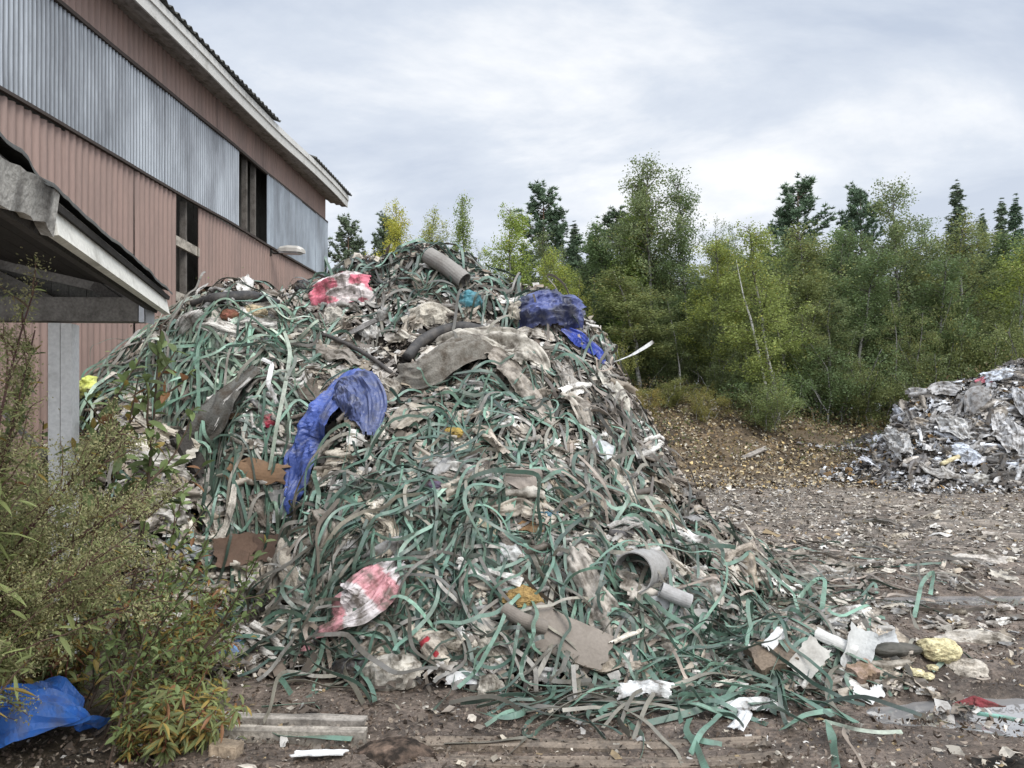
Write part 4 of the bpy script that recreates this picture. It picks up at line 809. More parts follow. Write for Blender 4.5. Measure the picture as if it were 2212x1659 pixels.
drape('dark_sheet', [(560, 800, .10), (520, 850, .16), (470, 900, .15), (425, 945, .06)], [.22, .38, .36, .20], M['rag'], (.125, .122, .11), 1.12, 40, 26, 36, seed=12, label='stiff dark grey sheet sloping down on the left side of the heap', cat='sheet', rag=.04)
drape('white_strip', [(565, 842, .20), (525, 882, .21), (485, 920, .19), (440, 958, .08)], [.03, .045, .045, .02], M['film'], (.60, .58, .54), 1.2, 30, 6, 20, seed=13, crease=0, label='white strip along the lower edge of the dark grey sheet', cat='strip', rag=0)
drape('plastic_sheet', [(1222, 862, .08), (1240, 895, .12), (1262, 940, .05)], [.16, .24, .12], M['film'], (.47, .42, .35), 1.5, 30, 20, 36, seed=14, label='cream twisted sheet hanging on the right face of the heap', cat='sheet')
drape('plastic_sheet', [(1288, 795, .05), (1312, 835, .09), (1335, 875, .07), (1345, 915, .02)], [.14, .22, .22, .08], M['film'], (.58, .55, .47), 1.5, 36, 20, 36, seed=15, label='pale sheet draped over the right-hand edge of the heap', cat='sheet')
drape('paper_roll', [(915, 1015, .10), (960, 1018, .11), (1020, 1032, .11), (1078, 1048, .06)], [.05, .09, .11, .12], M['film'], (.62, .60, .55), 1.5, 40, 16, 30, seed=16, label='white rolled-up paper lying across the middle of the heap', cat='paper roll', rag=.05)
hollow('felt_roll', np.array([hit(1092, 1040)+[0, -.08, .06], hit(1125, 1042)+[0, -.10, .06], hit(1160, 1036)+[0, -.06, .04]]), .03, M['card'], (.20, .175, .15), 'brown rolled felt open at its left end', 'felt roll', .008, rad=.05)
drape('felt_flap', [(1108, 1035, .08), (1130, 1060, .11), (1148, 1085, .06)], [.30, .20, .03], M['card'], (.24, .205, .175), 1.1, 26, 18, 24, seed=17, label='brown pointed felt flap hanging from the rolled felt', cat='felt', rag=.03)
slab('curled_card', 618, 1092, .22, .24, .005, M['card'], (.40, .39, .375), 'grey curled card beside the lower end of the long blue tarpaulin', 'card', 60, (-.2, -.9, .1), .5, .08, .1, 18)
slab('film_sheet', 1290, 975, .22, .15, .003, M['film'], (.58, .60, .61), 'flat whitish translucent sheet on the right face of the heap', 'sheet', -8, (-.1, -1.0, .2), .05, .07, .05, 19)
slab('cardboard_sheet', 1215, 1385, .56, .30, .006, M['card'], (.22, .19, .16), 'big grey brown cardboard sheet lying at the front of the heap', 'cardboard', -24, (-.1, -.9, .25), -.12, .12, .07, 20, 24, 14, None, .75)
hollow('cardboard_roll', np.array([hit(1092, 1335)+[0, -.10, .08], hit(1125, 1358)+[0, -.12, .09], hit(1175, 1375)+[0, -.12, .09]]), .045, M['card'], (.19, .165, .14), 'curled end of brown cardboard under the foam lump', 'cardboard', .006)
lump('foam_piece', 1128, 1312, 88, 56, M['foam'], (.30, .20, .08), 'brown yellow foam lump at the front of the heap', 'foam', 21, .05)
hs = hit(1385, 1243); hollow('plastic_shell', np.array([hs+[.10, .12, .03], hs+[.0, -.04, .05], hs+[-.09, -.20, .06]]), .135, M['card'], (.30, .29, .275), 'curved grey plastic shell open towards the camera on the right front slope', 'shell', .008, 24, arc=pi*1.3, a0=-.45)
hollow('plastic_pipe', np.array([hit(1418, 1282)+[0, -.14, .06], hit(1445, 1290)+[0, -.16, .05], hit(1478, 1300)+[0, -.16, .04]]), .05, M['card'], (.36, .35, .34), 'short grey pipe poking out under the curved shell', 'pipe', .007)
slab('plastic_plate', 1430, 1312, .30, .24, .005, M['card'], (.52, .52, .51), 'pale bent plate leaning below the short grey pipe', 'plate', -35, (.1, -.9, .2), -.5, .08, .12, 22)
slab('plastic_plate', 1490, 1340, .12, .20, .006, M['card'], (.40, .385, .36), 'small upright grey plate right of the pale bent plate', 'plate', -70, (0, -1.1, .1), .1, .08, .12, 23)
drape('plastic_sheet', [(1225, 1180, .06), (1250, 1225, .11), (1275, 1280, .10), (1300, 1335, .09), (1320, 1390, .03)], [.10, .24, .18, .26, .12], M['film'], (.43, .385, .33), 1.55, 56, 24, 36, seed=24, label='long tan sheet hanging down the front right slope', cat='sheet')
drape('plastic_sheet', [(885, 1215, .05), (930, 1205, .09), (985, 1215, .05)], [.07, .16, .06], M['film'], (.42, .37, .29), 1.7, 34, 18, 36, seed=25, label='beige twisted sheet at the top end of the striped bag', cat='sheet')
drape('plastic_sheet', [(628, 1170, .07), (625, 1215, .10), (632, 1260, .08), (640, 1290, .02)], [.12, .22, .22, .10], M['rag'], (.32, .285, .235), 1.6, 40, 22, 36, seed=26, label='dirty rag bundle hanging at the left front corner of the heap', cat='rag')
slab('cardboard_sheet', 505, 1188, .30, .22, .006, M['card'], (.145, .095, .07), 'dark brown cardboard at the left foot of the heap', 'cardboard', 35, (.2, -.7, .1), .1, .10, .2, 27)
slab('cardboard_sheet', 565, 1180, .26, .2, .006, M['card'], (.12, .08, .062), 'second dark brown cardboard, nearer the tarpaulin', 'cardboard', -20, (-.1, -.8, .1), .05, .1, .2, 28)
slab('torn_carton', 560, 1020, .42, .18, .008, M['card'], (.20, .125, .075), 'torn brown carton with a white sticker left of the long blue tarpaulin', 'carton', -8, (-.1, -.9, .1), -.2, .10, .25, 29)
crumple('plastic_sheet', 850, 1455, 125, 80, M['film'], (.52, .48, .41), 'large cream crumpled sheet on the mud at the foot of the heap', 'sheet', .5, 46, 10, 30, .06, True, .15)
crumple('plastic_bag', 762, 1448, 90, 56, M['film'], (.035, .036, .04), 'black bag left of the large cream crumpled sheet', 'bag', .6, 34, 0, 31, .04, False)
rod('rubber_hose', [(1312, 1165, .05), (1355, 1170, .06), (1403, 1172, .04)], .03, M['rubber'], (.06, .055, .055), 'short dark hose on the right slope', 'hose')
crumple('black_bag', 655, 626, 46, 34, M['film'], (.012, .012, .014), 'black crumpled bag in front of the warehouse wall', 'bag', .55, 24, 0, 32, .05, False)
rod('dark_pipe', [(425, 663, .05), (480, 655, .08), (540, 652, .08), (600, 664, .05)], [.03, .05, .05, .03], M['rubber'], (.035, .034, .034), 'black flattened pipe lying along the left crest', 'pipe')
slab('tan_card', 1056, 1155, .11, .2, .004, M['card'], (.42, .37, .27), 'tan strip of card standing on the front lobe', 'card', 80, (0, -1, .2), .06, .06, .1, 33)
crumple('plastic_sheet', 1092, 1200, 80, 62, M['film'], (.55, .55, .53), 'whitish thin sheet below the tan card', 'sheet', .7, 34, 20, 34, .05, False)
crumple('plastic_bag', 938, 1058, 62, 34, M['film'], (.10, .07, .13), 'purple crumpled bag under the white rolled paper', 'bag', .5, 26, 0, 35, .03, False)
crumple('plastic_bag', 1180, 1117, 50, 26, M['film'], (.07, .15, .20), 'small blue-green bag on the right of the front lobe', 'bag', .5, 24, 0, 36, .04, False)
slab('bark_piece', 1150, 1145, .2, .07, .02, M['wood'], (.24, .14, .065), 'orange brown splinter of wood below the blue-green bag', 'wood', -8, None, 0, .05, .3, 37)
crumple('plastic_bag', 500, 1412, 70, 52, M['film'], (.20, .36, .62), 'light blue crumpled bag among the weeds at the left foot', 'bag', .6, 30, 0, 38, .05, False)
crumple('lime_bag', 205, 842, 66, 56, M['film'], (.62, .66, .16), 'lime yellow bag seen behind the white post', 'bag', .6, 26, 0, 39, .08, False)
slab('grey_batten', 776, 722, .42, .05, .02, M['wood'], (.20, .19, .18), 'grey slat leaning on the upper slope left of the black hose', 'slat', 48, (-.2, -.6, 0), 0, .09, .1, 40)
lump('foam_piece', 548, 682, 58, 34, M['foam'], (.44, .36, .24), 'cream foam block on the left crest', 'foam', 41)
lump('brick_piece', 495, 690, 46, 32, M['foam'], (.20, .085, .06), 'brick red lump beside the cream foam block', 'brick', 42, rough=.2)
drape('twisted_strip', [(512, 1045, .10), (505, 1085, .13), (492, 1130, .12), (470, 1175, .10), (440, 1195, .05)], [.03, .05, .045, .05, .03], M['rag'], (.50, .46, .40), 1.5, 40, 8, 26, seed=43, crease=0, label='long twisted cream strip hanging on the lower left slope', cat='strip', rag=0)
drape('white_strip', [(575, 800, .16), (588, 815, .18), (580, 850, .19), (592, 880, .12)], [.03, .04, .04, .03], M['film'], (.66, .65, .63), 1.1, 26, 6, 16, seed=44, crease=0, label='short white curling strip at the top of the dark grey sheet', cat='strip', rag=0)
crumple('plastic_bag', 572, 915, 48, 34, M['film'], (.5, .06, .10), 'white bag with a red patch below the dark grey sheet', 'bag', .55, 26, 20, 45, .06, False, colf=lambda U, V: np.where((U > .55)[..., None], np.array([.45, .03, .07]), np.array([.6, .57, .54])))
a = hit(1306, 795); st = np.array([a+[-.05, .0, .02], a+[.10, -.05, .06], a+[.25, -.08, .12], a+[.37, -.1, .19], a+[.45, -.1, .245]])
drape('white_band', st, [.034, .034, .034, .034, .034], M['film'], (.72, .72, .70), 1.0, 24, 3, 0, seed=46, crease=0, label='stiff white band sticking out into the air on the right', cat='strip', rag=0, grav=0)
crumple('plastic_sheet', 1385, 1512, 130, 46, M['film'], (.68, .68, .66), 'white mud-spotted sheet on the ground in front of the heap', 'sheet', .75, 40, 5, 47, .10, False)
drape('plastic_sheet', [(1560, 1545, .03), (1600, 1535, .06), (1650, 1530, .06), (1705, 1538, .03)], [.10, .16, .14, .08], M['film'], (.70, .70, .68), 1.4, 40, 18, 30, seed=48, label='long white sheet under the straps on the muddy ground', cat='sheet')
drape('plastic_sheet', [(1600, 1540, .04), (1612, 1560, .05), (1590, 1580, .02)], [.06, .09, .10], M['film'], (.68, .68, .67), 1.15, 24, 12, 24, seed=49, label='white folded tail of sheet pointing to the camera', cat='sheet')
slab('white_board', 1003, 1467, .22, .075, .008, M['card'], (.62, .62, .61), 'flat white board scrap at the foot of the heap', 'board', 3, (0, -.8, 0), 0, .04, .06, 50)
crumple('red_rag', 935, 1405, 54, 66, M['rag'], (.42, .36, .30), 'cream rag with red patches at the front foot', 'rag', .5, 34, 40, 51, .05, True, .2, colf=lambda U, V: np.where((vn(U*4, V*4, 1, 371) > .6)[..., None], np.array([.34, .04, .05]), np.array([.42, .37, .31])))
crumple('plastic_sheet', 1060, 1490, 60, 60, M['film'], (.50, .46, .39), 'cream crumpled rag beside the white board scrap', 'sheet', .5, 34, 0, 52, .05)
crumple('plastic_sheet', 1065, 1405, 70, 66, M['film'], (.42, .38, .31), 'tan rag with deep folds left of the cardboard sheet', 'sheet', .5, 36, 30, 53, .05)
crumple('plastic_sheet', 1380, 1450, 90, 56, M['rag'], (.36, .31, .25), 'brown ribbed rag at the foot, right of the cardboard sheet', 'rag', .5, 38, -10, 54, .04)
drape('plastic_sheet', [(1500, 1250, .06), (1515, 1285, .09), (1512, 1330, .05)], [.16, .22, .14], M['film'], (.40, .355, .30), 1.5, 32, 20, 36, seed=55, label='pleated tan sheet right of the short grey pipe', cat='sheet')
crumple('plastic_sheet', 350, 1000, 60, 130, M['film'], (.58, .55, .50), 'whitish sheet half hidden by the weeds at the left side', 'sheet', .5, 36, 80, 56, .06)
crumple('plastic_sheet', 365, 1105, 110, 70, M['film'], (.55, .52, .47), 'cream crumpled sheet behind the weeds at the left foot', 'sheet', .5, 38, 0, 57, .05)
crumple('plastic_bag', 430, 1195, 100, 36, M['film'], (.62, .68, .72), 'pale bluish film behind the weeds', 'bag', .65, 30, 0, 58, .04, False)
slab('wooden_board', 520, 905, .5, .05, .03, M['wood'], (.22, .155, .10), 'brown splintered board below the dark grey sheet', 'board', -28, None, 0, .09, .3, 59)
slab('timber_block', 395, 985, .36, .14, .14, M['wood'], (.055, .05, .045), 'black charred timber block at the left edge of the heap', 'timber', 5, (0, -.5, 0), 0, .12, .2, 60)
crumple('plastic_sheet', 840, 850, 60, 70, M['film'], (.40, .36, .30), 'mud-spotted tan sheet right of the top of the long blue tarpaulin', 'sheet', .6, 34, 60, 61, .06)
crumple('plastic_sheet', 1120, 685, 60, 66, M['film'], (.56, .50, .40), 'cream bag-like sheet left of the muddy blue tarpaulin', 'sheet', .6, 34, 30, 62, .08)
crumple('plastic_sheet', 930, 690, 90, 60, M['rag'], (.46, .42, .35), 'folded cream rag above the black hose', 'rag', .5, 36, 20, 63, .07)
crumple('plastic_sheet', 722, 690, 60, 62, M['rag'], (.42, .39, .34), 'folded grey cream rag below the pink bag', 'rag', .5, 34, 0, 64, .07)
crumple('plastic_sheet', 800, 720, 46, 54, M['film'], (.62, .60, .56), 'white holed sheet left of the black hose', 'sheet', .75, 30, 30, 65, .05, False)
rod('black_cable', [(640, 725, .05), (700, 735, .08), (760, 760, .08), (810, 790, .08), (850, 815, .04)], .02, M['rubber'], (.05, .045, .042), 'dark cable running down from the pink bag to the fleece', 'cable')

FRONT = [([(1290, 1000), (1330, 1040), (1362, 1095)], [.12, .24, .1], (.50, .46, .39), 'cream folded sheet on the right face below the translucent sheet'),
 ([(1055, 1108), (1120, 1098), (1195, 1122)], [.08, .18, .08], (.42, .37, .30), 'tan sheet lying across the front lobe near the blue-green bag'),
 ([(1372, 1205), (1430, 1222), (1490, 1258)], [.12, .26, .14], (.45, .40, .33), 'tan rag over the curved grey shell'),
 ([(1540, 1180), (1575, 1228), (1600, 1290)], [.14, .26, .12], (.46, .42, .36), 'cream sheet sliding down the far right skirt'),
 ([(1455, 1150), (1500, 1185), (1540, 1230)], [.1, .2, .1], (.52, .48, .42), 'whitish rag on the right skirt above the pleated sheet'),
 ([(690, 1105), (722, 1150), (700, 1212)], [.12, .22, .1], (.34, .30, .25), 'dirty tan rag on the left flank of the front lobe'),
 ([(795, 1115), (850, 1148), (835, 1205)], [.1, .2, .1], (.44, .39, .31), 'beige rag hanging above the striped bag'),
 ([(995, 1228), (1060, 1252), (1120, 1240)], [.08, .18, .08], (.40, .35, .28), 'beige crinkled sheet above the foam lump'),
 ([(565, 1300), (600, 1335), (650, 1350)], [.12, .26, .12], (.55, .52, .46), 'cream sheet at the left foot beside the weeds'),
 ([(870, 700), (935, 672), (1000, 700)], [.12, .24, .12], (.48, .44, .37), 'cream sheet folded over above the black hose'),
 ([(1195, 780), (1222, 815), (1235, 858)], [.1, .22, .1], (.36, .33, .29), 'grey rag below the muddy blue tarpaulin'),
 ([(655, 752), (715, 768), (780, 800)], [.1, .22, .1], (.30, .265, .225), 'brown rag on the upper left slope under the dark cable'),
 ([(430, 700), (470, 705), (520, 722)], [.1, .2, .1], (.55, .52, .47), 'cream sheet on the left crest by the brick red lump'),
 ([(935, 895), (885, 905), (850, 935)], [.12, .26, .14], (.38, .335, .27), 'tan rag right of the dusty blue flap'),
 ([(1010, 1345), (1060, 1372), (1100, 1440)], [.1, .24, .1], (.44, .40, .34), 'tan sheet on the front foot left of the cardboard roll'),
 ([(1230, 1430), (1290, 1440), (1345, 1425)], [.1, .2, .1], (.32, .275, .22), 'brown rag in front of the cardboard sheet'),
 ([(1350, 1300), (1370, 1350), (1350, 1400)], [.08, .2, .1], (.42, .38, .32), 'tan rag left of the pale bent plate'),
 ([(1560, 1340), (1600, 1365), (1650, 1350)], [.1, .22, .1], (.47, .43, .37), 'cream rag at the foot of the right skirt'),
 ([(440, 1060), (470, 1110), (480, 1170)], [.1, .2, .08], (.46, .42, .36), 'cream rag strip on the lower left slope by the weeds'),
 ([(1090, 760), (1140, 720), (1200, 740)], [.08, .2, .1], (.50, .46, .40), 'cream sheet between the black hose and the muddy blue tarpaulin')]
for i, (p, w_, c, lb) in enumerate(FRONT):
    drape('crumpled_sheet', p, w_, M['film' if i % 3 else 'rag'], c, 1.5, 34, 18, 34, seed=150+i, label=lb, cat='sheet', rag=.14, smooth=bool(i % 2))
# ------------------------------------------------------------------ the straps
SC = np.array([1.18, .92, .85])*.84*np.array([(.155, .34, .27), (.115, .25, .20), (.085, .19, .155), (.06, .13, .11), (.24, .43, .345), (.17, .20, .17), (.12, .13, .115), (.26, .27, .235), (.06, .075, .068), (.32, .47, .40)])
def strap_paths(x, y, th, L, arch, base, r, S=20, wander=1.0, curl=0):
    N_ = len(x); xs, ys = [x], [y]; kap = r.normal(size=N_)*.8*wander; ds = L/(S-1)
    for s in range(S-1):
        gx = (T(xs[-1]+.07, ys[-1])-T(xs[-1]-.07, ys[-1]))/.14; gy = (T(xs[-1], ys[-1]+.07)-T(xs[-1], ys[-1]-.07))/.14
        sl = gx*np.cos(th)+gy*np.sin(th); d = ds/np.sqrt(1+np.clip(sl, -2.5, 2.5)**2); xs.append(xs[-1]+np.cos(th)*d); ys.append(ys[-1]+np.sin(th)*d)
        kap = kap*.93+r.normal(size=N_)*.28*wander; th = th+kap*ds*2.0+np.where(r.random(N_) < .06, r.choice([-1, 1], N_)*r.uniform(.5, 1.6, N_), 0)
    X, Y = np.stack(xs, 1), np.stack(ys, 1); Z = T(X, Y); s = np.linspace(0, 1, S)[None]
    P_ = np.stack([X, Y, Z], -1)
    for _ in range(2): P_[:, 1:-1] = (P_[:, :-2]+2*P_[:, 1:-1]+P_[:, 2:])/4
    ph = r.uniform(0, 99, (N_, 1))
    off = base[:, None] + arch[:, None]*np.sin(pi*s)**1.2*(.4+1.2*vn(s*3+ph, 0, 1, 400)) + .05*(vn(s*L[:, None]*5+ph, 2, 0, 401)-.5)
    off = off + curl[:, None]*sstep(.75, 1, s) if np.ndim(curl) else off
    nr = Tn(P_[..., 0], P_[..., 1], .15)
    P_ = P_+nr*off[..., None]; z = T(P_[..., 0], P_[..., 1]); P_[..., 2] = np.maximum(P_[..., 2], z-.02+.0*s)
    tl = vn(s*L[:, None]*2.2+ph, 5, 0, 402)-.5; t2 = vn(s*L[:, None]*2.2+ph, 9, 0, 403)-.5
    t = norm(np.gradient(P_, axis=1)); sd = norm(np.cross(t, nr)); up = np.cross(sd, t); a = (tl*2.0+r.normal(size=(N_, 1))*.6)
    side = sd*np.cos(a)[..., None]+up*np.sin(a)[..., None]; nn = np.cross(side, t)
    return P_, side, nn
def strap_geo(P_, side, nn, w_, th=.0014):
    a = side*(w_/2)[:, None, None]; b = nn*th/2; V = np.stack([P_-a-b, P_+a-b, P_+a+b, P_-a+b], 2); N_, S = P_.shape[:2]
    i = np.arange(S-1)[:, None]*4; j = np.arange(4)[None]; k = (j+1) % 4; f = np.stack([i+j, i+k, i+4+k, i+4+j], -1).reshape(-1, 4)
    f = np.r_[f, [[3, 2, 1, 0]], [[(S-1)*4, (S-1)*4+1, (S-1)*4+2, (S-1)*4+3]]]
    return V, f
# where on the photo straps lie and how thick: (px, py, sx, sy, weight, palette, direction, spread)
ZONES = [
 (900, 590, 170, 40, 2.2, (2, 3, 3, 1, 5, 8), 0, 1.0, 'on the summit'), (1080, 650, 90, 40, 1.0, (1, 2, 5, 3), -.5, .9, 'on the summit'),
 (430, 760, 170, 70, 2.6, (0, 4, 1, 9, 0, 2), .7, .7, 'on the left shoulder'), (330, 810, 110, 60, 1.3, (0, 4, 9, 1), .6, .6, 'on the left shoulder'), (600, 860, 90, 110, 1.6, (0, 4, 1, 9, 2), 1.2, .8, 'on the left shoulder'),
 (720, 720, 140, 60, .9, (1, 2, 5, 6), -.4, .9, 'on the upper slope'), (1080, 880, 120, 50, 1.8, (1, 0, 2, 1, 3), .2, 1.1, 'on the upper slope'), (1230, 800, 90, 90, 1.8, (2, 5, 1, 6, 7), -1.0, .8, 'on the right edge'),
 (1330, 930, 70, 110, 1.8, (2, 5, 6, 7, 8), -1.0, .7, 'on the right edge'), (900, 1000, 260, 50, 2.2, (1, 2, 0, 5, 2), .1, .8, 'on the front lobe'), (850, 1080, 260, 60, 3.2, (1, 2, 2, 3, 5, 0), .2, .8, 'on the front lobe'),
 (1250, 1060, 140, 60, 2.4, (1, 0, 2, 1, 5), -.3, .6, 'on the front lobe'), (950, 1200, 300, 70, 3.2, (1, 2, 2, 3, 6, 0), .1, 1.0, 'on the front lobe'), (760, 1250, 120, 80, 1.8, (1, 2, 3, 5), .8, .9, 'on the front lobe'),
 (1150, 1330, 260, 60, 3.0, (1, 2, 2, 5, 0, 3), -.1, 1.0, 'at the front foot'), (1400, 1180, 130, 80, 2.2, (1, 2, 5, 7, 0), -.7, .7, 'on the right skirt'), (1450, 1350, 130, 60, 2.0, (1, 2, 0, 5, 7), -.4, 1.2, 'on the right skirt'),
 (1600, 1260, 110, 60, 1.5, (2, 5, 1, 7), -.5, .9, 'on the right skirt'), (1700, 1320, 70, 50, 1.2, (1, 2, 5), .6, 1.2, 'on the right skirt'), (700, 1360, 90, 50, .9, (1, 2, 5), .5, 1.0, 'at the front foot'),
 (1150, 1440, 200, 30, .7, (1, 2, 3, 5), 0, .8, 'at the front foot'), (1600, 1400, 90, 30, .9, (1, 0, 2), .3, 1.2, 'on the right skirt'),
 (480, 1000, 110, 90, .8, (0, 1, 4, 2), 1.2, .8, 'on the left shoulder'), (550, 1120, 70, 50, .3, (1, 2), 1.0, .9, 'on the left shoulder'), (680, 1170, 90, 70, 1.3, (1, 2, 5, 6), .6, .8, 'on the front lobe')]
def strap_seed(n, r, zones=ZONES):
    wt = np.array([z[4] for z in zones]); wt = wt/wt.sum(); zi = r.choice(len(zones), n, p=wt); H = []
    for k in zi:
        z = zones[k]; q = None
        for _ in range(8):
            px, py = z[0]+r.normal()*z[2]*.8, z[1]+r.normal()*z[3]*.8; q = hit(px, py)
            if q[1] < 9.2 and q[1] > 3.2: break
            q = None
        H.append(q if q is not None else hit(z[0], z[1]))
    return np.array(H), zi
def strap_batch(n, seed, Lr, arch, base, S=20, wander=1.0, curlp=0.0, wr=(.015, .030), zones=ZONES, bundle=1):
    r = np.random.default_rng(seed); H, zi = strap_seed(max(1, n//bundle), r, zones); bi = np.arange(n) % len(H); H, zi = H[bi], zi[bi]; L = r.uniform(*Lr, n)
    if bundle > 1: H = H+r.normal(size=(n, 3))*[.045, .035, 0]
    fld = (vn(H[:, 0]*1.1, H[:, 1]*1.1, 3, 410)-.5)*2.2
    th = np.array([zones[k][6] for k in zi]) + fld + r.normal(size=int(bi.max())+1)[bi]*np.array([zones[k][7] for k in zi])*.75 + (r.normal(size=n)*.16 if bundle > 1 else 0); th = np.where(r.random(n) < .5, th, th+pi)
    ar = np.abs(r.normal(size=n))*arch; ba = r.uniform(*base, n); cu = np.where(r.random(n) < curlp, r.uniform(.05, .22, n), 0.0)
    x0 = H[:, 0]-np.cos(th)*L*.3; y0 = H[:, 1]-np.sin(th)*L*.3
    P_, sd, nn = strap_paths(x0, y0, th, L, ar, ba, r, S, wander, cu); w_ = r.uniform(*wr, n); V, f = strap_geo(P_, sd, nn, w_)
    c = SC[np.array([zones[k][5][r.integers(0, len(zones[k][5]))] for k in zi])]*(.35+1.15*r.random((n, 1)))
    c = np.where((r.random(n) < .11)[:, None], np.array([.20, .185, .16])*(.6+.8*r.random((n, 1))), c)
    g = vn(np.linspace(0, 4, S)[None]+r.uniform(0, 99, (n, 1)), 1, 0, 411)
    cc = c[:, None]*(.78+.44*g[..., None]); cc = np.repeat(cc[:, :, None], 4, 2)
    return V, f, cc, zi, c
def merge_straps(name, V, f, cc, label, cat):
    n, S = V.shape[:2]; k = S*4; Fs = (f[None]+(np.arange(n)*k)[:, None, None]).reshape(-1, 4)
    o = nmesh(name, V.reshape(-1, 3), Fs, M['strap'], cc.reshape(-1, 3)); return tag(o, label, cat, kind='stuff')
V, f, cc, zi, c = strap_batch(2700, 11, (.25, 1.1), .05, (-.02, .045), bundle=3)
merge_straps('plastic_straps', V, f, cc, 'tangled mass of green plastic straps covering the heap', 'straps')
V, f, cc, zi, c = strap_batch(255, 12, (.4, 1.3), .09, (.02, .07), 26, 1.0, .25, (.018, .033))
order = np.argsort(zi)
CN = {True: 'bright green', False: 'dull green'}
for k in range(len(V)):
    z = ZONES[zi[k]][8]; b = c[k][1] > .22; gy = abs(c[k][0]-c[k][1]) < .035
    nm = 'grey mud-coated' if gy else CN[bool(b)]
    o = nmesh('plastic_strap', V[k].reshape(-1, 3), f, M['strap'], cc[k].reshape(-1, 3)); setloc(o, V[k].reshape(-1, 3).mean(0))
    tag(o, f'{nm} plastic strap lying over the others {z}', 'strap', f'{nm} straps {z}')
# straps one can follow in the photo: photo points with a height over the heap
def strap_at(pts, label, w_=.028, col=0, bright=1.0, roll=0, seed=0, S=34, world=False):
    r = np.random.default_rng(seed+3000); p = P2(pts) if not world else pts
    q, L = resample(p, S); 
    for _ in range(3): q[1:-1] = (q[:-2]+2*q[1:-1]+q[2:])/4
    t = norm(np.gradient(q, axis=0)); nr = Tn(q[:, 0], q[:, 1], .25); sd = norm(np.cross(t, nr)); up = np.cross(sd, t); a = roll+(vn(np.linspace(0, L*2.5, S)+seed*7, 0, 0, 420)-.5)*2.4
    side = sd*np.cos(a)[:, None]+up*np.sin(a)[:, None]; V, f = strap_geo(q[None], side[None], np.cross(side, t)[None], np.array([w_]))
    o = nmesh('plastic_strap', V.reshape(-1, 3), f, M['strap'], SC[col]*bright); setloc(o, q.mean(0)); return tag(o, label, 'strap')
K = [
 ([(605, 640, .02), (615, 605, .02), (640, 600, .02), (672, 600, .02)], 'thin green strap looping up in front of the warehouse wall', .022, 0),
 ([(900, 590, .05), (912, 560, .12), (945, 548, .2), (985, 565, .18), (1000, 590, .05)], 'strap looping above the cardboard tube at the summit', .026, 2),
 ([(740, 600, .03), (790, 560, .12), (850, 545, .16), (905, 560, .1)], 'dark strap arching along the left of the summit', .026, 3),
 ([(1000, 560, .1), (1050, 590, .14), (1090, 625, .1), (1110, 655, .03)], 'strap arching down from the summit to the right', .026, 2),
 ([(1255, 690, .05), (1290, 700, .14), (1312, 735, .14), (1322, 780, .05)], 'pale green strap bowing out on the right edge above the white band', .025, 5),
 ([(600, 700, .06), (612, 780, .14), (603, 860, .18), (590, 930, .18), (578, 1020, .12)], 'long pale green strap hanging straight down the left slope', .03, 9),
 ([(480, 720, .05), (540, 690, .14), (600, 680, .14), (638, 700, .05)], 'bright strap arched over the left shoulder', .028, 4),
 ([(525, 745, .06), (560, 735, .10), (600, 750, .12), (625, 800, .10), (632, 860, .05)], 'bright green strap bending over the dark grey sheet', .03, 4),
 ([(265, 830, .06), (330, 780, .10), (400, 750, .12), (470, 745, .05)], 'bright strap sweeping over the far left slope', .028, 4),
 ([(320, 910, .05), (380, 880, .12), (440, 850, .12), (520, 830, .05)], 'bright green strap crossing above the dark grey sheet on the left', .03, 0),
 ([(930, 1020, .04), (1000, 990, .08), (1090, 985, .10), (1180, 1000, .03)], 'strap running across the top of the front lobe', .028, 1),
 ([(700, 1110, .05), (760, 1060, .10), (840, 1030, .10), (940, 1030, .04)], 'dull strap curving over the left of the front lobe', .028, 2),
 ([(1340, 1080, .04), (1390, 1090, .12), (1430, 1140, .12), (1450, 1200, .05)], 'pale strap bending down the right slope', .028, 9),
 ([(1280, 990, .04), (1260, 1050, .10), (1268, 1110, .08), (1255, 1170, .03)], 'light strap hanging below the translucent sheet', .022, 9),
 ([(1410, 960, .03), (1440, 985, .10), (1470, 1030, .12), (1500, 1080, .05)], 'thin dark strap springing off the right edge', .02, 6),
 ([(1395, 1010, .05), (1440, 1030, .16), (1470, 1080, .16), (1480, 1140, .05)], 'dark strap arching away from the right edge lower down', .022, 8),
 ([(1180, 1190, .05), (1210, 1260, .12), (1215, 1330, .10), (1235, 1400, .03)], 'long dark strap crossing the tan hanging sheet', .03, 2),
 ([(1330, 1200, .06), (1310, 1260, .12), (1290, 1310, .10), (1270, 1360, .04)], 'green strap leaning left below the curved shell', .028, 1),
 ([(840, 1310, .05), (880, 1265, .16), (960, 1268, .16), (1010, 1320, .10), (1030, 1390, .03)], 'thin dark strap arching over the foot of the striped bag', .02, 8),
 ([(690, 1420, .02), (665, 1390, .12), (680, 1360, .12), (715, 1390, .08), (720, 1460, .02)], 'grey strap bent like a hairpin beside the striped bag', .026, 7),
 ([(700, 1370, .08), (760, 1385, .12), (840, 1400, .10), (900, 1405, .03)], 'flat strap lying over the lower end of the striped bag', .026, 1),
]
for i, (p, lb, w_, col) in enumerate(K): strap_at(p, lb, w_*1.12, col, seed=i)
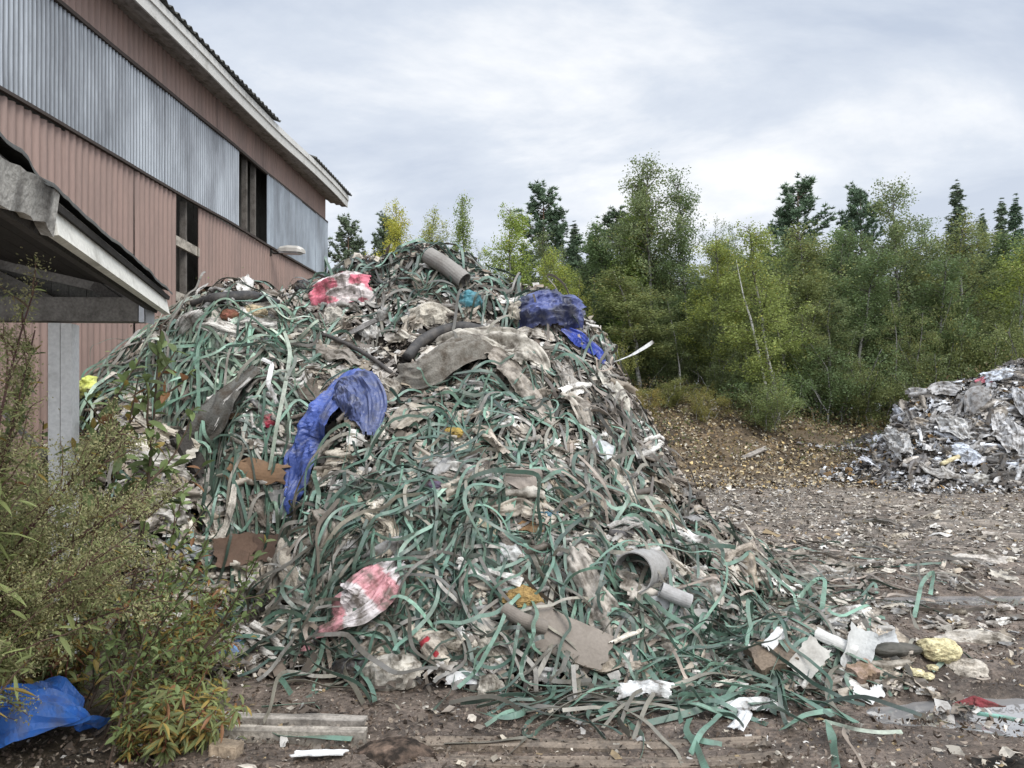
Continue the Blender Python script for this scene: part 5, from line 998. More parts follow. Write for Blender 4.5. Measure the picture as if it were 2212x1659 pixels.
GK = [
 ([(1620, 1540, .05), (1700, 1525, .04), (1790, 1540, .05), (1850, 1570, .02)], 'strap lying over the white sheet towards the right', .034, 1),
 ([(1290, 1560, .02), (1400, 1545, .04), (1500, 1540, .05), (1600, 1560, .02)], 'long green strap on the mud left of the white sheet', .036, 1),
 ([(1400, 1570, .02), (1500, 1550, .03), (1600, 1510, .05), (1690, 1500, .05), (1800, 1560, .03)], 'long strap crossing the white sheet', .032, 2),
 ([(1675, 1460, .05), (1690, 1500, .06), (1700, 1555, .03)], 'short strap standing up over the white sheet', .034, 2),
 ([(1660, 1470, .02), (1672, 1490, .07), (1670, 1550, .02)], 'dark strap leaning beside the short upright one', .034, 3),
 ([(1490, 1560, .02), (1480, 1590, .03), (1505, 1620, .02), (1520, 1659, .02), (1540, 1700, .02)], 'strap running towards the camera in the middle of the mud', .03, 1),
 ([(1480, 1595, .015), (1520, 1610, .02), (1560, 1615, .015)], 'short strap on the mud beside the one running to the camera', .03, 1),
 ([(1790, 1570, .02), (1800, 1610, .02), (1808, 1680, .02)], 'green strap pointing to the camera on the right', .036, 1),
 ([(1830, 1580, .02), (1825, 1605, .03), (1860, 1650, .02), (1880, 1690, .02)], 'grey kinked strap right of the one pointing to the camera', .032, 7),
 ([(1690, 1585, .02), (1740, 1560, .04), (1800, 1550, .04), (1850, 1570, .02)], 'bent strap between the white sheet and the open mud', .034, 0),
 ([(1780, 1565, .02), (1850, 1590, .03), (1900, 1592, .02), (1950, 1590, .02)], 'thin pale strap curling over the mud', .018, 9),
 ([(1030, 1535, .02), (1110, 1520, .03), (1140, 1550, .03), (1090, 1565, .03), (1030, 1545, .02)], 'strap curled in a flat loop at the front foot', .03, 2),
 ([(585, 1590, .02), (600, 1600, .02), (680, 1600, .02), (760, 1605, .02)], 'dark green strap lying on the half buried timber', .026, 1),
 ([(565, 1535, .02), (620, 1530, .02), (680, 1525, .02)], 'light strap on the mud above the half buried timber', .022, 0),
 ([(1100, 1640, .02), (1140, 1600, .02), (1050, 1612, .02), (960, 1612, .015)], 'grey green strap bent on the mud at the bottom', .026, 5),
 ([(1975, 1340, .02), (1990, 1290, .14), (2015, 1275, .2), (2010, 1310, .10)], 'strap looping up from the muddy ground at the right', .03, 0),
 ([(1940, 1310, .02), (1965, 1345, .10), (1975, 1370, .04)], 'strap leaning near the looping strap on the right ground', .03, 5),
 ([(1700, 1330, .02), (1745, 1290, .2), (1765, 1300, .22), (1770, 1370, .02)], 'pale strap bent like an arch at the right end of the heap', .03, 0),
 ([(380, 1400, .05), (385, 1430, .08), (400, 1470, .02)], 'dark green strap poking through the weeds', .03, 2),
]
for i, (p, lb, w_, col) in enumerate(GK): strap_at(p, lb, w_*1.12, col, seed=60+i)
# straps trodden flat over the ground beside the heap
GZ = [(1750, 1230, 90, 40, 1.2, (2, 5, 6, 7), -.1, .8, ''), (1650, 1450, 160, 40, 1.4, (1, 2, 5), 0, .8, ''), (1350, 1530, 220, 16, .9, (1, 2, 3, 5), 0, .5, ''), (1850, 1250, 160, 50, .8, (5, 6, 7, 2), 0, .9, ''), (1900, 1130, 200, 40, .8, (5, 6, 7), 0, .7, '')]
V, f, cc, zi, c = strap_batch(330, 13, (.25, .9), .03, (.0, .03), 16, 1.0, 0, (.018, .03), GZ)
merge_straps('trodden_straps', V, f, cc, 'plastic straps trodden into the mud beside the heap', 'straps')

# ------------------------------------------------------------------ rags between the straps, small scraps, litter
def rag_field(n, seed, cen, n_g, size, comp, mats, pal, name, lab, group, indiv=True, tint=None, lift=.03):
    r = np.random.default_rng(seed); H = np.array(cen); x, y = H[:, 0], H[:, 1]; k = len(x)
    su = size(r, k); sv = su*r.uniform(.4, .95, k); cp = r.uniform(*comp, k); az = r.uniform(-1, 1, k)*1.2
    Ps = rag_batch(x, y, su, sv, az, cp, n_g, 34, lift, r, r.normal(size=(k, 3))*.25+np.array([0, -.2, 0]))
    c = np.array(pal)[r.integers(0, len(pal), k)]*(.8+.4*r.random((k, 1)))
    U, V = np.meshgrid(np.linspace(0, 1, n_g), np.linspace(0, 1, n_g), indexing='ij'); big = []
    for i in range(k):
        cc = c[i][None, None]*(.75+.5*vn(U*4+i, V*3, i, 430))[..., None]; m = torn(n_g, r, .35)
        if indiv:
            o = nmesh(name, Ps[i].reshape(-1, 3), gridfaces(n_g, n_g, m), mats[i % len(mats)], cc.reshape(-1, 3), None, i % 2 == 0); setloc(o, Ps[i].reshape(-1, 3).mean(0))
            b = c[i].mean(); tone = 'whitish' if b > .42 else 'tan' if b > .26 else 'dark brown'
            zone = lab[1](H[i]); tag(o, f'{tone} crumpled {lab[0]} {zone}', lab[2], f'{tone} {lab[0]}s {zone}')
        else: big.append((Ps[i].reshape(-1, 3), gridfaces(n_g, n_g, m), cc.reshape(-1, 3)))
    if not indiv:
        V_ = np.concatenate([b[0] for b in big]); of = np.arange(k)*n_g*n_g; Fs = np.concatenate([b[1]+o_ for b, o_ in zip(big, of)])
        return nmesh(name, V_, Fs, mats[0], np.concatenate([b[2] for b in big]), None, True)
def heap_pts(n, r, ylim=(560, 1480), dens=None):
    o = []
    while len(o) < n:
        px, py = r.uniform(200, 1760), r.uniform(*ylim); h = hit(px, py)
        if h[1] < 9 and float(heap_f(h[0:1], h[1:2])[0]) > .06 and (dens is None or r.random() < dens(px, py)): o.append(h)
    return np.array(o)
def hz(h): return 'high on the heap between the straps' if h[2] > 2.2 else 'halfway up the heap between the straps' if h[2] > 1.1 else 'low on the heap between the straps' if h[2] > .35 else 'at the foot of the heap'
def dens(px, py):
    d = .5
    if py < 640: d = .22
    if 640 < py < 830 and px > 600: d = 1.0
    if px < 620 and py > 900: d = 1.0
    if px > 1280: d = .9
    return d
r = np.random.default_rng(77)
rag_field(0, 21, heap_pts(240, r, dens=dens), 24, lambda r, k: r.uniform(.28, .62, k), (.4, .75), [M['film'], M['rag']], RAGC, 'crumpled_rag', ('rag', hz, 'rag'), None)
o = rag_field(0, 22, heap_pts(1300, r, dens=dens), 11, lambda r, k: r.uniform(.10, .28, k), (.5, .85), [M['film']], RAGC, 'small_rags', None, None, False); tag(o, 'countless small torn rags and films between the straps', 'rags', kind='stuff')
def scraps(name, pts, size, pal, seed, label, cat, flat=.5, lift=.01, mat='scrap'):
    r = np.random.default_rng(seed); n = len(pts); nr = Tn(pts[:, 0], pts[:, 1], .1); nr = norm(nr+r.normal(size=(n, 3))*flat); a = norm(np.cross(nr, r.normal(size=(n, 3)))); b = np.cross(nr, a)
    s = size(r, n)[:, None]; asp = r.uniform(.12, .8, n)[:, None]; k = r.uniform(-.35, .35, n)[:, None]; c = pts+nr*lift; j = lambda: 1+.35*r.normal(size=(n, 1))
    V = np.stack([c-a*s*.5*j()-b*s*asp*.5, c+nr*s*k-b*s*asp*.5*j(), c+a*s*.5-b*s*asp*.5*j(), c+a*s*.5*j()+b*s*asp*.5, c+nr*s*k*1.2+b*s*asp*.5*j(), c-a*s*.5+b*s*asp*.5*j()], 1).reshape(-1, 3)
    i = np.arange(n)[:, None]*6; Fs = np.concatenate([i+[0, 1, 4, 5], i+[1, 2, 3, 4]]); col = np.array(pal)[r.integers(0, len(pal), n)]*(.6+.8*r.random((n, 1)))
    o = nmesh(name, V, Fs, M[mat], np.repeat(col, 6, 0)); return tag(o, label, cat, kind='stuff')
SCR = [(.45, .41, .35), (.33, .29, .23), (.20, .16, .125), (.12, .095, .075), (.07, .055, .045), (.42, .40, .37), (.15, .125, .10), (.26, .22, .18), (.10, .085, .07), (.03, .028, .026)]
u = r.uniform(-4.6, 2.5, 38000); v = r.uniform(3.9, 8.7, 38000); kk = heap_f(u, v) > .02; u, v = u[kk], v[kk]
scraps('waste_scraps', np.stack([u, v, T(u, v)], -1), lambda r, n: r.lognormal(-3.25, .55, n).clip(.012, .16), SCR, 31, 'small scraps of film, paper and fibre all over the heap', 'scraps', .6, .03)
# ------------------------------------------------------------------ litter on the ground
r = np.random.default_rng(78)
def gpts(n, f, y0=2.6, y1=18, pw=1.6):
    v = y0+(y1-y0)*r.random(n)**pw; u = (r.random(n)*2-1)*(.72*v+.4); k = f(u, v) > r.random(n); u, v = u[k], v[k]; k = (heap_f(u, v) < .10) | (v > 12.5) | (u > 3.3); k &= ~in_puddle(u, v); u, v = u[k], v[k]
    return np.stack([u, v, T(u, v)], -1)
GPAL = SCR+[(.48, .43, .36), (.40, .36, .30), (.30, .22, .12)]
def pf(u, v):
    b = .35+.5*sstep(.2, 1.5, u)*sstep(4, 6, v)+.5*sstep(9, 13, v); cl = fbm(u*1.2, v*1.2, 0, 501, 3)*2+.5
    return np.clip(b*(.25+1.1*cl), .03, 1)
p = gpts(48000, pf); pz = gpts(25000, lambda u, v: np.clip(.45+1.3*(fbm(u*.7, v*.35, 0, 509, 3)+.3), .25, 1)*sstep(7, 9.5, v), 7, 17.8, 1.0); scraps('field_litter', pz, lambda r, n: r.lognormal(-3.15, .5, n).clip(.02, .2), GPAL+[(.5, .46, .4), (.42, .38, .31), (.55, .51, .45)], 36, 'pale scraps strewn over the open ground between the heaps', 'litter', .14, .012)
scraps('ground_litter', p, lambda r, n: (r.lognormal(-3.75, .6, n)*(.55+.06*np.clip(p[:, 1], 0, 14))).clip(.006, .10), GPAL, 32, 'small scraps of paper and plastic trodden into the ground', 'litter', .3, .006)
# fibrous brown crumbs and clods over the near mud
p2 = gpts(40000, lambda u, v: .35+.9*(fbm(u*2, v*2, 0, 503, 3)+.5), 2.6, 7.5, 1.2); scraps('mud_crumbs', p2, lambda r, n: r.lognormal(-4.35, .5, n).clip(.005, .04), [(.13, .095, .07), (.10, .072, .052), (.17, .13, .10), (.07, .05, .037), (.22, .18, .14)], 33, 'brown crumbs, chips and clods of soil over the mud', 'crumbs', .8, .006)
# leaves on the bank
n = 52000; u = r.uniform(-3, 15, n); v = r.uniform(16, 26, n); k = (fbm(u*.8, v*.8, 0, 505, 3)+.5+.25*sstep(17, 20, v) > r.random(n)*1.0) & ~((heap2_f(u, v) > .2) & (v < 21.5) & (u > 7.5)); u, v = u[k], v[k]
scraps('fallen_leaves', np.stack([u, v, T(u, v)], -1), lambda r, n: r.uniform(.04, .11, n), [(.43, .32, .15), (.29, .20, .09), (.44, .36, .22), (.15, .10, .05), (.09, .065, .043), (.05, .04, .03), (.40, .34, .24), (.12, .095, .06), (.48, .44, .36), (.07, .055, .04)], 34, 'brown and yellow fallen leaves covering the bank', 'leaves', .7, .03, 'scrap')
n = 26000; u = r.uniform(1.5, 15, n); v = r.uniform(19, 26, n); k = fbm(u*.7, v*.7, 0, 507, 3)+.10+.25*sstep(21, 24, v) > r.random(n)*.7; u, v = u[k], v[k]
lv = np.stack([u, v, T(u, v)+r.uniform(.02, .45, len(u))], -1); cw = np.array([(.14, .15, .06), (.18, .15, .065), (.10, .12, .05), (.19, .13, .07)])[r.integers(0, 4, len(u))]*(.6+.7*r.random((len(u), 1)))
o = nmesh('undergrowth', leafquads(lv, r.uniform(.05, .12, len(u)), r, .5, -.4), np.arange(len(u)*4).reshape(-1, 4), M['weed'], np.repeat(cw, 4, 0)); tag(o, 'low withered undergrowth on the leafy bank', 'undergrowth', kind='stuff')
# rags lying on the ground beside the heap
def gr_pts(n):
    o = []
    while len(o) < n:
        px, py = r.uniform(1480, 2200), 1060+440*r.random()**.9; h = hit(px, py)
        if h[1] < 16.5 and (h[1] > 11.5 or h[0] > 3.3 or float(heap_f(h[0:1], h[1:2])[0]) < .2) and vn(h[0]*1.1, h[1]*1.1, 0, 511) > .36 and not in_puddle(h[0:1], h[1:2])[0]: o.append(h)
    return np.array(o)
def gz(h): return 'in the mud right beside the heap' if h[1] < 6.5 else 'on the open ground between the two heaps'
rag_field(0, 23, gr_pts(95), 18, lambda r, k: r.uniform(.14, .38, k), (.5, .8), [M['film'], M['rag']], RAGC[[0, 1, 4, 8, 10, 2]], 'ground_rag', ('rag', gz, 'rag'), None)
o = rag_field(0, 24, gr_pts(520), 9, lambda r, k: r.uniform(.06, .22, k), (.5, .85), [M['film']], RAGC, 'trodden_rags', None, None, False); tag(o, 'small torn films lying in the mud beside the heap', 'rags', kind='stuff')
# the grey heap
def h2pts(n, lo=800):
    o = []
    while len(o) < n:
        px, py = r.uniform(1880, 2330), r.uniform(lo, 1072); h = hit(px, py)
        if 14 < h[1] < 20.5 and float(heap2_f(h[0:1], h[1:2])[0]) > .08: o.append(h)
    return np.array(o)
G2 = np.array([(.50, .49, .48), (.40, .39, .38), (.30, .29, .28), (.62, .62, .62), (.20, .19, .18), (.12, .11, .105), (.56, .58, .62), (.07, .065, .06), (.33, .29, .24), (.46, .42, .37)])
rag_field(0, 25, h2pts(150), 18, lambda r, k: r.uniform(.35, 1.0, k), (.4, .75), [M['film'], M['rag']], G2*1.02, 'grey_rag', ('film', lambda h: 'near the top of the grey heap' if h[2] > 1.4 else 'on the lower slope of the grey heap', 'film'), None, lift=.06)
o = rag_field(0, 26, h2pts(420), 9, lambda r, k: r.uniform(.16, .45, k), (.45, .8), [M['film']], G2*.85, 'small_films', None, None, False); tag(o, 'countless small films and rags on the grey heap', 'films', kind='stuff')
u = r.uniform(7.5, 16, 15000); v = r.uniform(14.6, 20.5, 15000); k = heap2_f(u, v) > .02; u, v = u[k], v[k]
scraps('mixed_scraps', np.stack([u, v, T(u, v)], -1), lambda r, n: r.lognormal(-2.6, .5, n).clip(.03, .25), [tuple(q) for q in G2]+[(.22, .13, .05), (.05, .045, .04), (.05, .045, .04), (.10, .085, .07)], 35, 'small mixed scraps all over the grey heap', 'scraps', .6, .03)
drape('fleece_sheet', [(1995, 850, .1), (1955, 868, .2), (1930, 905, .2), (1945, 935, .1)], [.3, .6, .55, .2], M['rag'], (.40, .39, .38), 1.45, 40, 24, 36, seed=80, label='grey fleece hanging over the upper left end of the grey heap', cat='fleece', rag=.15)
drape('fleece_sheet', [(2010, 862, .2), (2040, 850, .25), (2075, 855, .15)], [.3, .5, .3], M['rag'], (.40, .39, .38), 1.4, 34, 22, 36, seed=81, label='pale grey fleece along the crest of the grey heap', cat='fleece')
drape('plastic_sheet', [(2135, 850, .1), (2110, 865, .25), (2090, 900, .1)], [.3, .6, .2], M['rag'], (.24, .235, .23), 1.3, 30, 18, 30, seed=82, label='dark grey sheet standing up near the top of the grey heap', cat='sheet')
crumple('plastic_sheet', 2155, 818, 70, 34, M['film'], (.62, .66, .72), 'white bluish bag on the top of the grey heap', 'bag', .6, 30, 0, 83, .15, False)
crumple('plastic_bag', 2125, 828, 34, 22, M['film'], (.55, .16, .2), 'small red and white bag on the crest of the grey heap', 'bag', .6, 20, 0, 84, .1, False)
crumple('plastic_bag', 2080, 985, 46, 66, M['film'], (.60, .64, .70), 'white twisted bag in the middle of the grey heap', 'bag', .5, 30, 60, 85, .12)
crumple('plastic_bag', 2115, 1040, 66, 34, M['film'], (.62, .60, .55), 'cream rounded bag at the foot of the grey heap', 'bag', .6, 30, 0, 86, .1)
for i, (p, w_, c, lb) in enumerate([([(1925, 935), (1950, 960), (1965, 1000)], [.3, .6, .3], (.50, .49, .47), 'whitish film sagging at the left end of the grey heap'), ([(2030, 905), (2060, 930), (2085, 960)], [.3, .7, .3], (.46, .45, .43), 'pale grey sheet in the middle of the grey heap'), ([(2150, 900), (2175, 940), (2190, 985)], [.3, .7, .4], (.52, .51, .50), 'long pale sheet right of the twisted white bag'), ([(1985, 1010), (2020, 1035), (2070, 1045)], [.2, .5, .3], (.42, .40, .37), 'tan grey sheet at the front foot of the grey heap'), ([(2190, 850), (2210, 880), (2225, 920)], [.3, .6, .3], (.40, .40, .40), 'grey sheet at the right edge of the photo on the grey heap')]):
    drape('draped_film', p, w_, M['film'], c, 1.5, 34, 20, 34, seed=230+i, label=lb, cat='sheet', lift=.15, crease=.12, smooth=False)
rod('foam_tube', [(2030, 1010, .1), (2065, 995, .12)], .05, M['foam'], (.55, .48, .30), 'pale yellow foam tube on the grey heap', 'tube')
hollow('metal_drum', np.array([PG(1838, 1018)+[0, 0, .22], PG(1878, 1014)+[0, 0, .24]]), .17, M['card'], (.42, .33, .31), 'battered whitish tin at the left foot of the grey heap', 'tin', .01)
slab('timber_board', 1628, 985, .9, .14, .05, M['wood'], (.30, .27, .235), 'weathered board leaning on the leafy slope behind the heap', 'board', 35, (0, -.4, .2), 0, .12, .3, 88)
# lumps in the mud right of the heap
slab('timber_block', 1668, 1440, .24, .2, .2, M['wood'], (.17, .13, .095), 'earth-coloured block in the mud at the right foot of the heap', 'block', 12, None, 0, .12, .15, 90)
lump('rubber_log', 1932, 1425, 118, 30, M['rubber'], (.055, .052, .042), 'dark flattened tube lying in the mud at the right', 'tube', 91, .06, .15, depth=.35)
lump('foam_piece', 2030, 1422, 90, 50, M['foam'], (.56, .50, .30), 'pale yellow crumbling foam in the mud at the right', 'foam', 92, .05)
for i, (a, b, w_, h_) in enumerate([(1978, 1460, 34, 18), (2005, 1468, 26, 16), (1960, 1452, 20, 14), (2015, 1450, 24, 14)]):
    lump('foam_crumb', a, b, w_, h_, M['foam'], (.60, .54, .34), 'yellow foam crumb beside the pale crumbling foam', 'foam', 93+i, .02, group='yellow foam crumbs')
crumple('knotted_cloth', 2085, 1452, 92, 50, M['rag'], (.52, .47, .40), 'cream knotted cloth in the mud right of the pale foam', 'cloth', .5, 36, 0, 97, .05)
slab('plate_shard', 1842, 1408, .26, .16, .006, M['card'], (.48, .48, .46), 'white curved shard standing up in the mud', 'shard', 70, (-.2, -1.2, 0), .5, .10, .1, 98)
slab('plate_shard', 1795, 1402, .24, .08, .006, M['card'], (.50, .49, .46), 'long white bent shard left of the curved one', 'shard', -35, (0, -.6, .3), -.6, .12, .08, 99)
slab('plate_shard', 1905, 1392, .13, .10, .006, M['card'], (.52, .53, .53), 'white broken dish shard behind the dark flattened tube', 'shard', 20, (0, -1.0, 0), .6, .08, .1, 100)
slab('plate_shard', 1735, 1430, .24, .15, .005, M['card'], (.44, .42, .38), 'grey torn card standing on the earth-coloured block', 'card', 50, (.1, -1.1, 0), .1, .12, .12, 101)
slab('plate_shard', 1672, 1405, .16, .07, .02, M['card'], (.60, .59, .57), 'white folded card on top of the earth-coloured block', 'card', 35, (0, -.5, .2), -.3, .14, .1, 102)
slab('paper_scrap', 1862, 1505, .08, .11, .004, M['card'], (.56, .55, .53), 'white square card on the mud below the shards', 'card', 70, (0, -.8, 0), .05, .03, .1, 103)
slab('paper_scrap', 1892, 1500, .08, .07, .004, M['card'], (.53, .53, .51), 'white torn card right of the white square card', 'card', 10, (0, -.6, 0), .1, .03, .3, 104)
slab('clay_block', 1862, 1466, .14, .12, .13, M['foam'], (.30, .22, .175), 'pinkish brown broken block under the shards', 'block', 20, None, 0, .08, .2, 105)
crumple('plastic_sheet', 1455, 1410, 70, 40, M['film'], (.40, .36, .3), 'tan rag in the mud by the right front foot', 'rag', .5, 28, 0, 106)
crumple('plastic_sheet', 2100, 1385, 160, 46, M['film'], (.46, .42, .36), 'wide cream sheet half sunk in the mud at the right', 'sheet', .6, 40, 0, 107, .04)
crumple('plastic_sheet', 1760, 1240, 110, 40, M['film'], (.44, .40, .35), 'cream sheet on the ground right of the heap', 'sheet', .6, 34, 0, 108, .04)
crumple('plastic_sheet', 2100, 1215, 170, 34, M['film'], (.52, .48, .43), 'long whitish sheet on the far side of the brown puddle', 'sheet', .6, 36, 0, 109, .04)
drape('red_rag', [(2060, 1530, .03), (2110, 1525, .05), (2170, 1535, .02)], [.05, .10, .05], M['rag'], (.20, .045, .05), 1.5, 34, 14, 30, seed=110, label='dark red soaked rag at the edge of the puddle', cat='rag')
rod('green_cane', np.array([PG(2110, 1553)+[0, 0, .03], PG(2170, 1562)+[0, 0, .03], PG(2290, 1590)+[0, 0, .03]]), .011, M['strap'], (.20, .40, .32), 'thin green tube lying in the puddle', 'tube')
# half buried timbers across the foreground
def timber(px0, py0, px1, py1, w_, h_, col, label, seed):
    a, b = PG(px0, py0), PG(px1, py1); n = 46; t = np.linspace(0, 1, n); c = a+(b-a)*t[:, None]; d = norm(b-a); s = np.array([-d[1], d[0], 0]); zt = np.array([float(T(q[0], q[1])) for q in c]); zt = np.convolve(np.pad(zt, 6, 'edge'), np.ones(13)/13, 'valid')
    V = []; prof = [(-.5, -.06), (-.5, 0), (-.46, h_), (-.2, h_+.004), (-.12, h_-.006), (.1, h_+.002), (.25, h_-.004), (.46, h_), (.5, 0), (.5, -.06)]
    for k, (x, z) in enumerate(prof): V.append(c*[1, 1, 0]+s*(x*w_*(1+.2*fbm(t*6, k*.3, 0, seed, 2)))[:, None]+np.array([0, 0, 1])*(zt+z+.018*fbm(t*5, k*.7, 0, seed+1, 3))[:, None])
    V = np.array(V).transpose(1, 0, 2); k = len(prof); cc = np.array(col)*(.5+1.0*vn(np.linspace(0, 3, n)[:, None], np.arange(k)[None]*1.7, seed, 520))[..., None]
    o = nmesh('half_buried_timber', V.reshape(-1, 3), [gridfaces(n, k), np.array([list(range(k))]), np.array([[(n-1)*k+q for q in range(k)][::-1]])], M['wood'], cc.reshape(-1, 3)); setloc(o, (a+b)/2); tag(o, label, 'timber')
timber(300, 1553, 790, 1563, .085, .03, (.30, .27, .235), 'weathered grey timber half buried behind, left of the mud clump', 201)
timber(360, 1582, 790, 1592, .075, .035, (.33, .295, .25), 'weathered grey timber half buried in front of the first one', 202)
timber(880, 1600, 1660, 1612, .10, .004, (.18, .145, .112), 'mud-covered timber sunk in the middle foreground', 203)
timber(960, 1640, 1700, 1655, .10, .002, (.165, .132, .102), 'lowest mud-covered timber at the bottom of the photo', 204)
lump('mud_clump', 850, 1625, 185, 70, M['mound'], (.15, .105, .078), 'big brown clump of packed mud at the bottom', 'mud clump', 120, -.03, .18)
slab('paper_scrap', 690, 1640, .24, .055, .006, M['card'], (.70, .70, .69), 'white strip of board at the bottom, left of the mud clump', 'board', 4, None, .05, .03, .15, 121)
crumple('paper_scrap', 345, 1612, 105, 46, M['film'], (.66, .65, .62), 'white crumpled paper under the weeds at the bottom', 'paper', .8, 30, 0, 122, .03)
slab('wood_block', 490, 1628, .13, .09, .08, M['wood'], (.36, .28, .20), 'small pale block of wood at the bottom left', 'wood', -8, None, 0, .05, .12, 123)
# blue tarpaulin in the bottom left corner
drape('blue_tarpaulin', np.array([PG(-60, 1630)+[0, .1, .10], PG(30, 1625)+[0, .12, .20], PG(110, 1615)+[0, .12, .16], PG(175, 1595)+[0, .06, .10], PG(235, 1560)+[0, 0, .03]]), [.40, .50, .42, .26, .05], M['tarp'], (.045, .16, .55), 1.55, 36, 24, 30, seed=130, crease=.10, colf=lambda U, V: np.array([.045, .17, .56])*(.8+.4*vn(U*6, V*4, 3, 530))[..., None], label='bright blue tarpaulin on the ground in the bottom left corner', cat='tarpaulin', rag=.04, smooth=False)

# ------------------------------------------------------------------ weeds in front
LEAF8 = np.array([(-.0, 0, 0), (.0, .10, .22), (.0, .5, .55), (.0, .30, .85), (0, 0, 1)])
def blades(base, d, up, L, W, bend, col, tipcol=None):
    """lance-shaped leaves: 2 x 3 quads folded along the midrib; base (n,3), d direction, up normal"""
    n = len(base); d = norm(d); s = norm(np.cross(d, up)); u = np.cross(s, d); L = np.broadcast_to(L, (n,))[:, None]; W = np.broadcast_to(W, (n,))[:, None]; bend = np.broadcast_to(bend, (n,))[:, None]
    rows = []
    for t, w_ in ((0, .06), (.25, .8), (.55, 1.0), (.82, .6), (1, .03)):
        c = base+d*L*t-np.array([0, 0, 1])*L*bend*t*t
        rows += [c-s*W*w_*.5+u*W*w_*.18, c, c+s*W*w_*.5+u*W*w_*.18]
    V = np.stack(rows, 1); f = np.array([(i*3+j, i*3+j+1, i*3+j+4, i*3+j+3) for i in range(4) for j in range(2)])
    Fs = (f[None]+(np.arange(n)*15)[:, None, None]).reshape(-1, 4); cc = np.repeat(col[:, None], 15, 1)
    if tipcol is not None: k = np.repeat([0, .1, .3, .7, 1.0], 3)[None, :, None]; cc = cc*(1-k)+tipcol[:, None]*k
    return V.reshape(-1, 3), Fs, cc.reshape(-1, 3)
def stemtube(m, pts, r0, r1, col): m.tube(pts, np.linspace(r0, r1, len(pts)), 5, col, False)
def weed_pal(r, n, kind):
    g = r.random((n, 1))
    if kind == 'mug': c = np.array([.26, .30, .12])*(.6+.8*g)
    elif kind == 'willow': c = np.array([.16, .21, .08])*(.6+.9*g)
    else: c = np.array([.19, .22, .085])*(.6+.9*g)
    p = r.random(n)[:, None]; lim = {'mug': .05, 'willow': .09, 'fire': .26}[kind]
    return np.where(p < lim, np.array([.34, .25, .07])*(.6+.6*g), np.where(p < lim*1.5, np.array([.25, .125, .06])*(.6+.6*g), c))
def mk_mugwort(seed, H=1.4, nbr=26):
    r = np.random.default_rng(seed); m = MB(); t = np.linspace(0, 1, 14); ax = np.stack([.05*np.sin(t*3+seed), .04*np.cos(t*4+seed)-.04, t*H], -1); stemtube(m, ax, .006, .0015, (.085, .045, .04))
    lv = MB(); sd = MB()
    for k in range(nbr):
        f = .25+.73*(k+r.random())/nbr; p0 = np.array([np.interp(f, t, ax[:, q]) for q in range(3)]); bl = (.34*(1.08-f)+.05)*r.uniform(.7, 1.25); az = r.uniform(0, 6.28)
        b = branch(p0, az, R(r.uniform(40, 65)), bl, r, 6, .1); stemtube(m, b, .0024, .0008, (.12, .075, .055))
        if f > .42:      # panicle: little buds crowded on side twigs
            n = int(260*bl/.2)+24; q = r.uniform(.1, 1, n)*6; i0 = np.minimum(q.astype(int), 5); c = b[i0]+(b[i0+1]-b[i0])*(q-i0)[:, None]+r.normal(size=(n, 3))*[.013, .013, .012]
            s = r.uniform(.003, .0058, n); V = leafquads(c, s*1.7, r, .5, -.5); g = r.random((n, 1)); col = np.where(g < .6, np.array([.34, .325, .165])*(.6+.8*r.random((n, 1))), np.array([.29, .285, .14])*(.6+.8*r.random((n, 1))))
            sd.add(V, np.arange(n*4).reshape(-1, 4), np.repeat(col, 4, 0))
        n = int(9+14*(1-f)); q = r.uniform(0, .9, n)*6; i0 = np.minimum(q.astype(int), 5); c = b[i0]+(b[i0+1]-b[i0])*(q-i0)[:, None]; d = norm(r.normal(size=(n, 3))+[0, 0, .4])
        L = r.uniform(.025, .065, n)*(1.4-f); V, Fs, cc = blades(c, d, r.normal(size=(n, 3)), L, L*.16, .3, weed_pal(r, n, 'mug')); lv.add(V, Fs, cc)
    # leaves down the stem
    n = 60; q = r.uniform(.30, .68, n); c = np.stack([np.interp(q, t, ax[:, k]) for k in range(3)], -1); d = norm(r.normal(size=(n, 3))*[1, 1, .5]+[0, 0, .2]); L = r.uniform(.05, .11, n); V, Fs, cc = blades(c, d, np.array([[0, 0, 1.]])+r.normal(size=(n, 3))*.3, L, L*.17, .45, weed_pal(r, n, 'mug')); lv.add(V, Fs, cc)
    return [('stem', m, 'stem'), ('leaves', lv, 'weed'), ('seed_heads', sd, 'weed')]
def mk_willow(seed, H=1.0, nb=7):
    r = np.random.default_rng(seed); m = MB(); lv = MB(); t = np.linspace(0, 1, 12); ax = np.stack([.12*np.sin(t*2+seed), .1*np.cos(t*2+seed)-.1, t*H], -1); stemtube(m, ax, .007, .002, (.085, .06, .045)); B = [ax]
    for k in range(nb):
        f = .15+.75*k/nb; p0 = [np.interp(f, t, ax[:, q]) for q in range(3)]; b = branch(p0, r.uniform(0, 6.28), R(r.uniform(35, 60)), H*.45*(1.1-f)*r.uniform(.7, 1.3), r, 7, .15); stemtube(m, b, .004, .0012, (.10, .07, .05)); B.append(b)
    for b in B:
        n = int(np.linalg.norm(np.diff(b, axis=0), axis=1).sum()/.019); q = r.uniform(.12, 1, n)*(len(b)-1); i0 = np.minimum(q.astype(int), len(b)-2); c = b[i0]+(b[i0+1]-b[i0])*(q-i0)[:, None]; ax_ = norm(b[i0+1]-b[i0])
        d = norm(ax_*.7+r.normal(size=(n, 3))*.7); L = r.uniform(.028, .06, n); V, Fs, cc = blades(c, d, np.array([[0, 0, 1.]])+r.normal(size=(n, 3))*.4, L, L*.42, .2, weed_pal(r, n, 'willow')); lv.add(V, Fs, cc)
    return [('stem', m, 'stem'), ('leaves', lv, 'weed')]
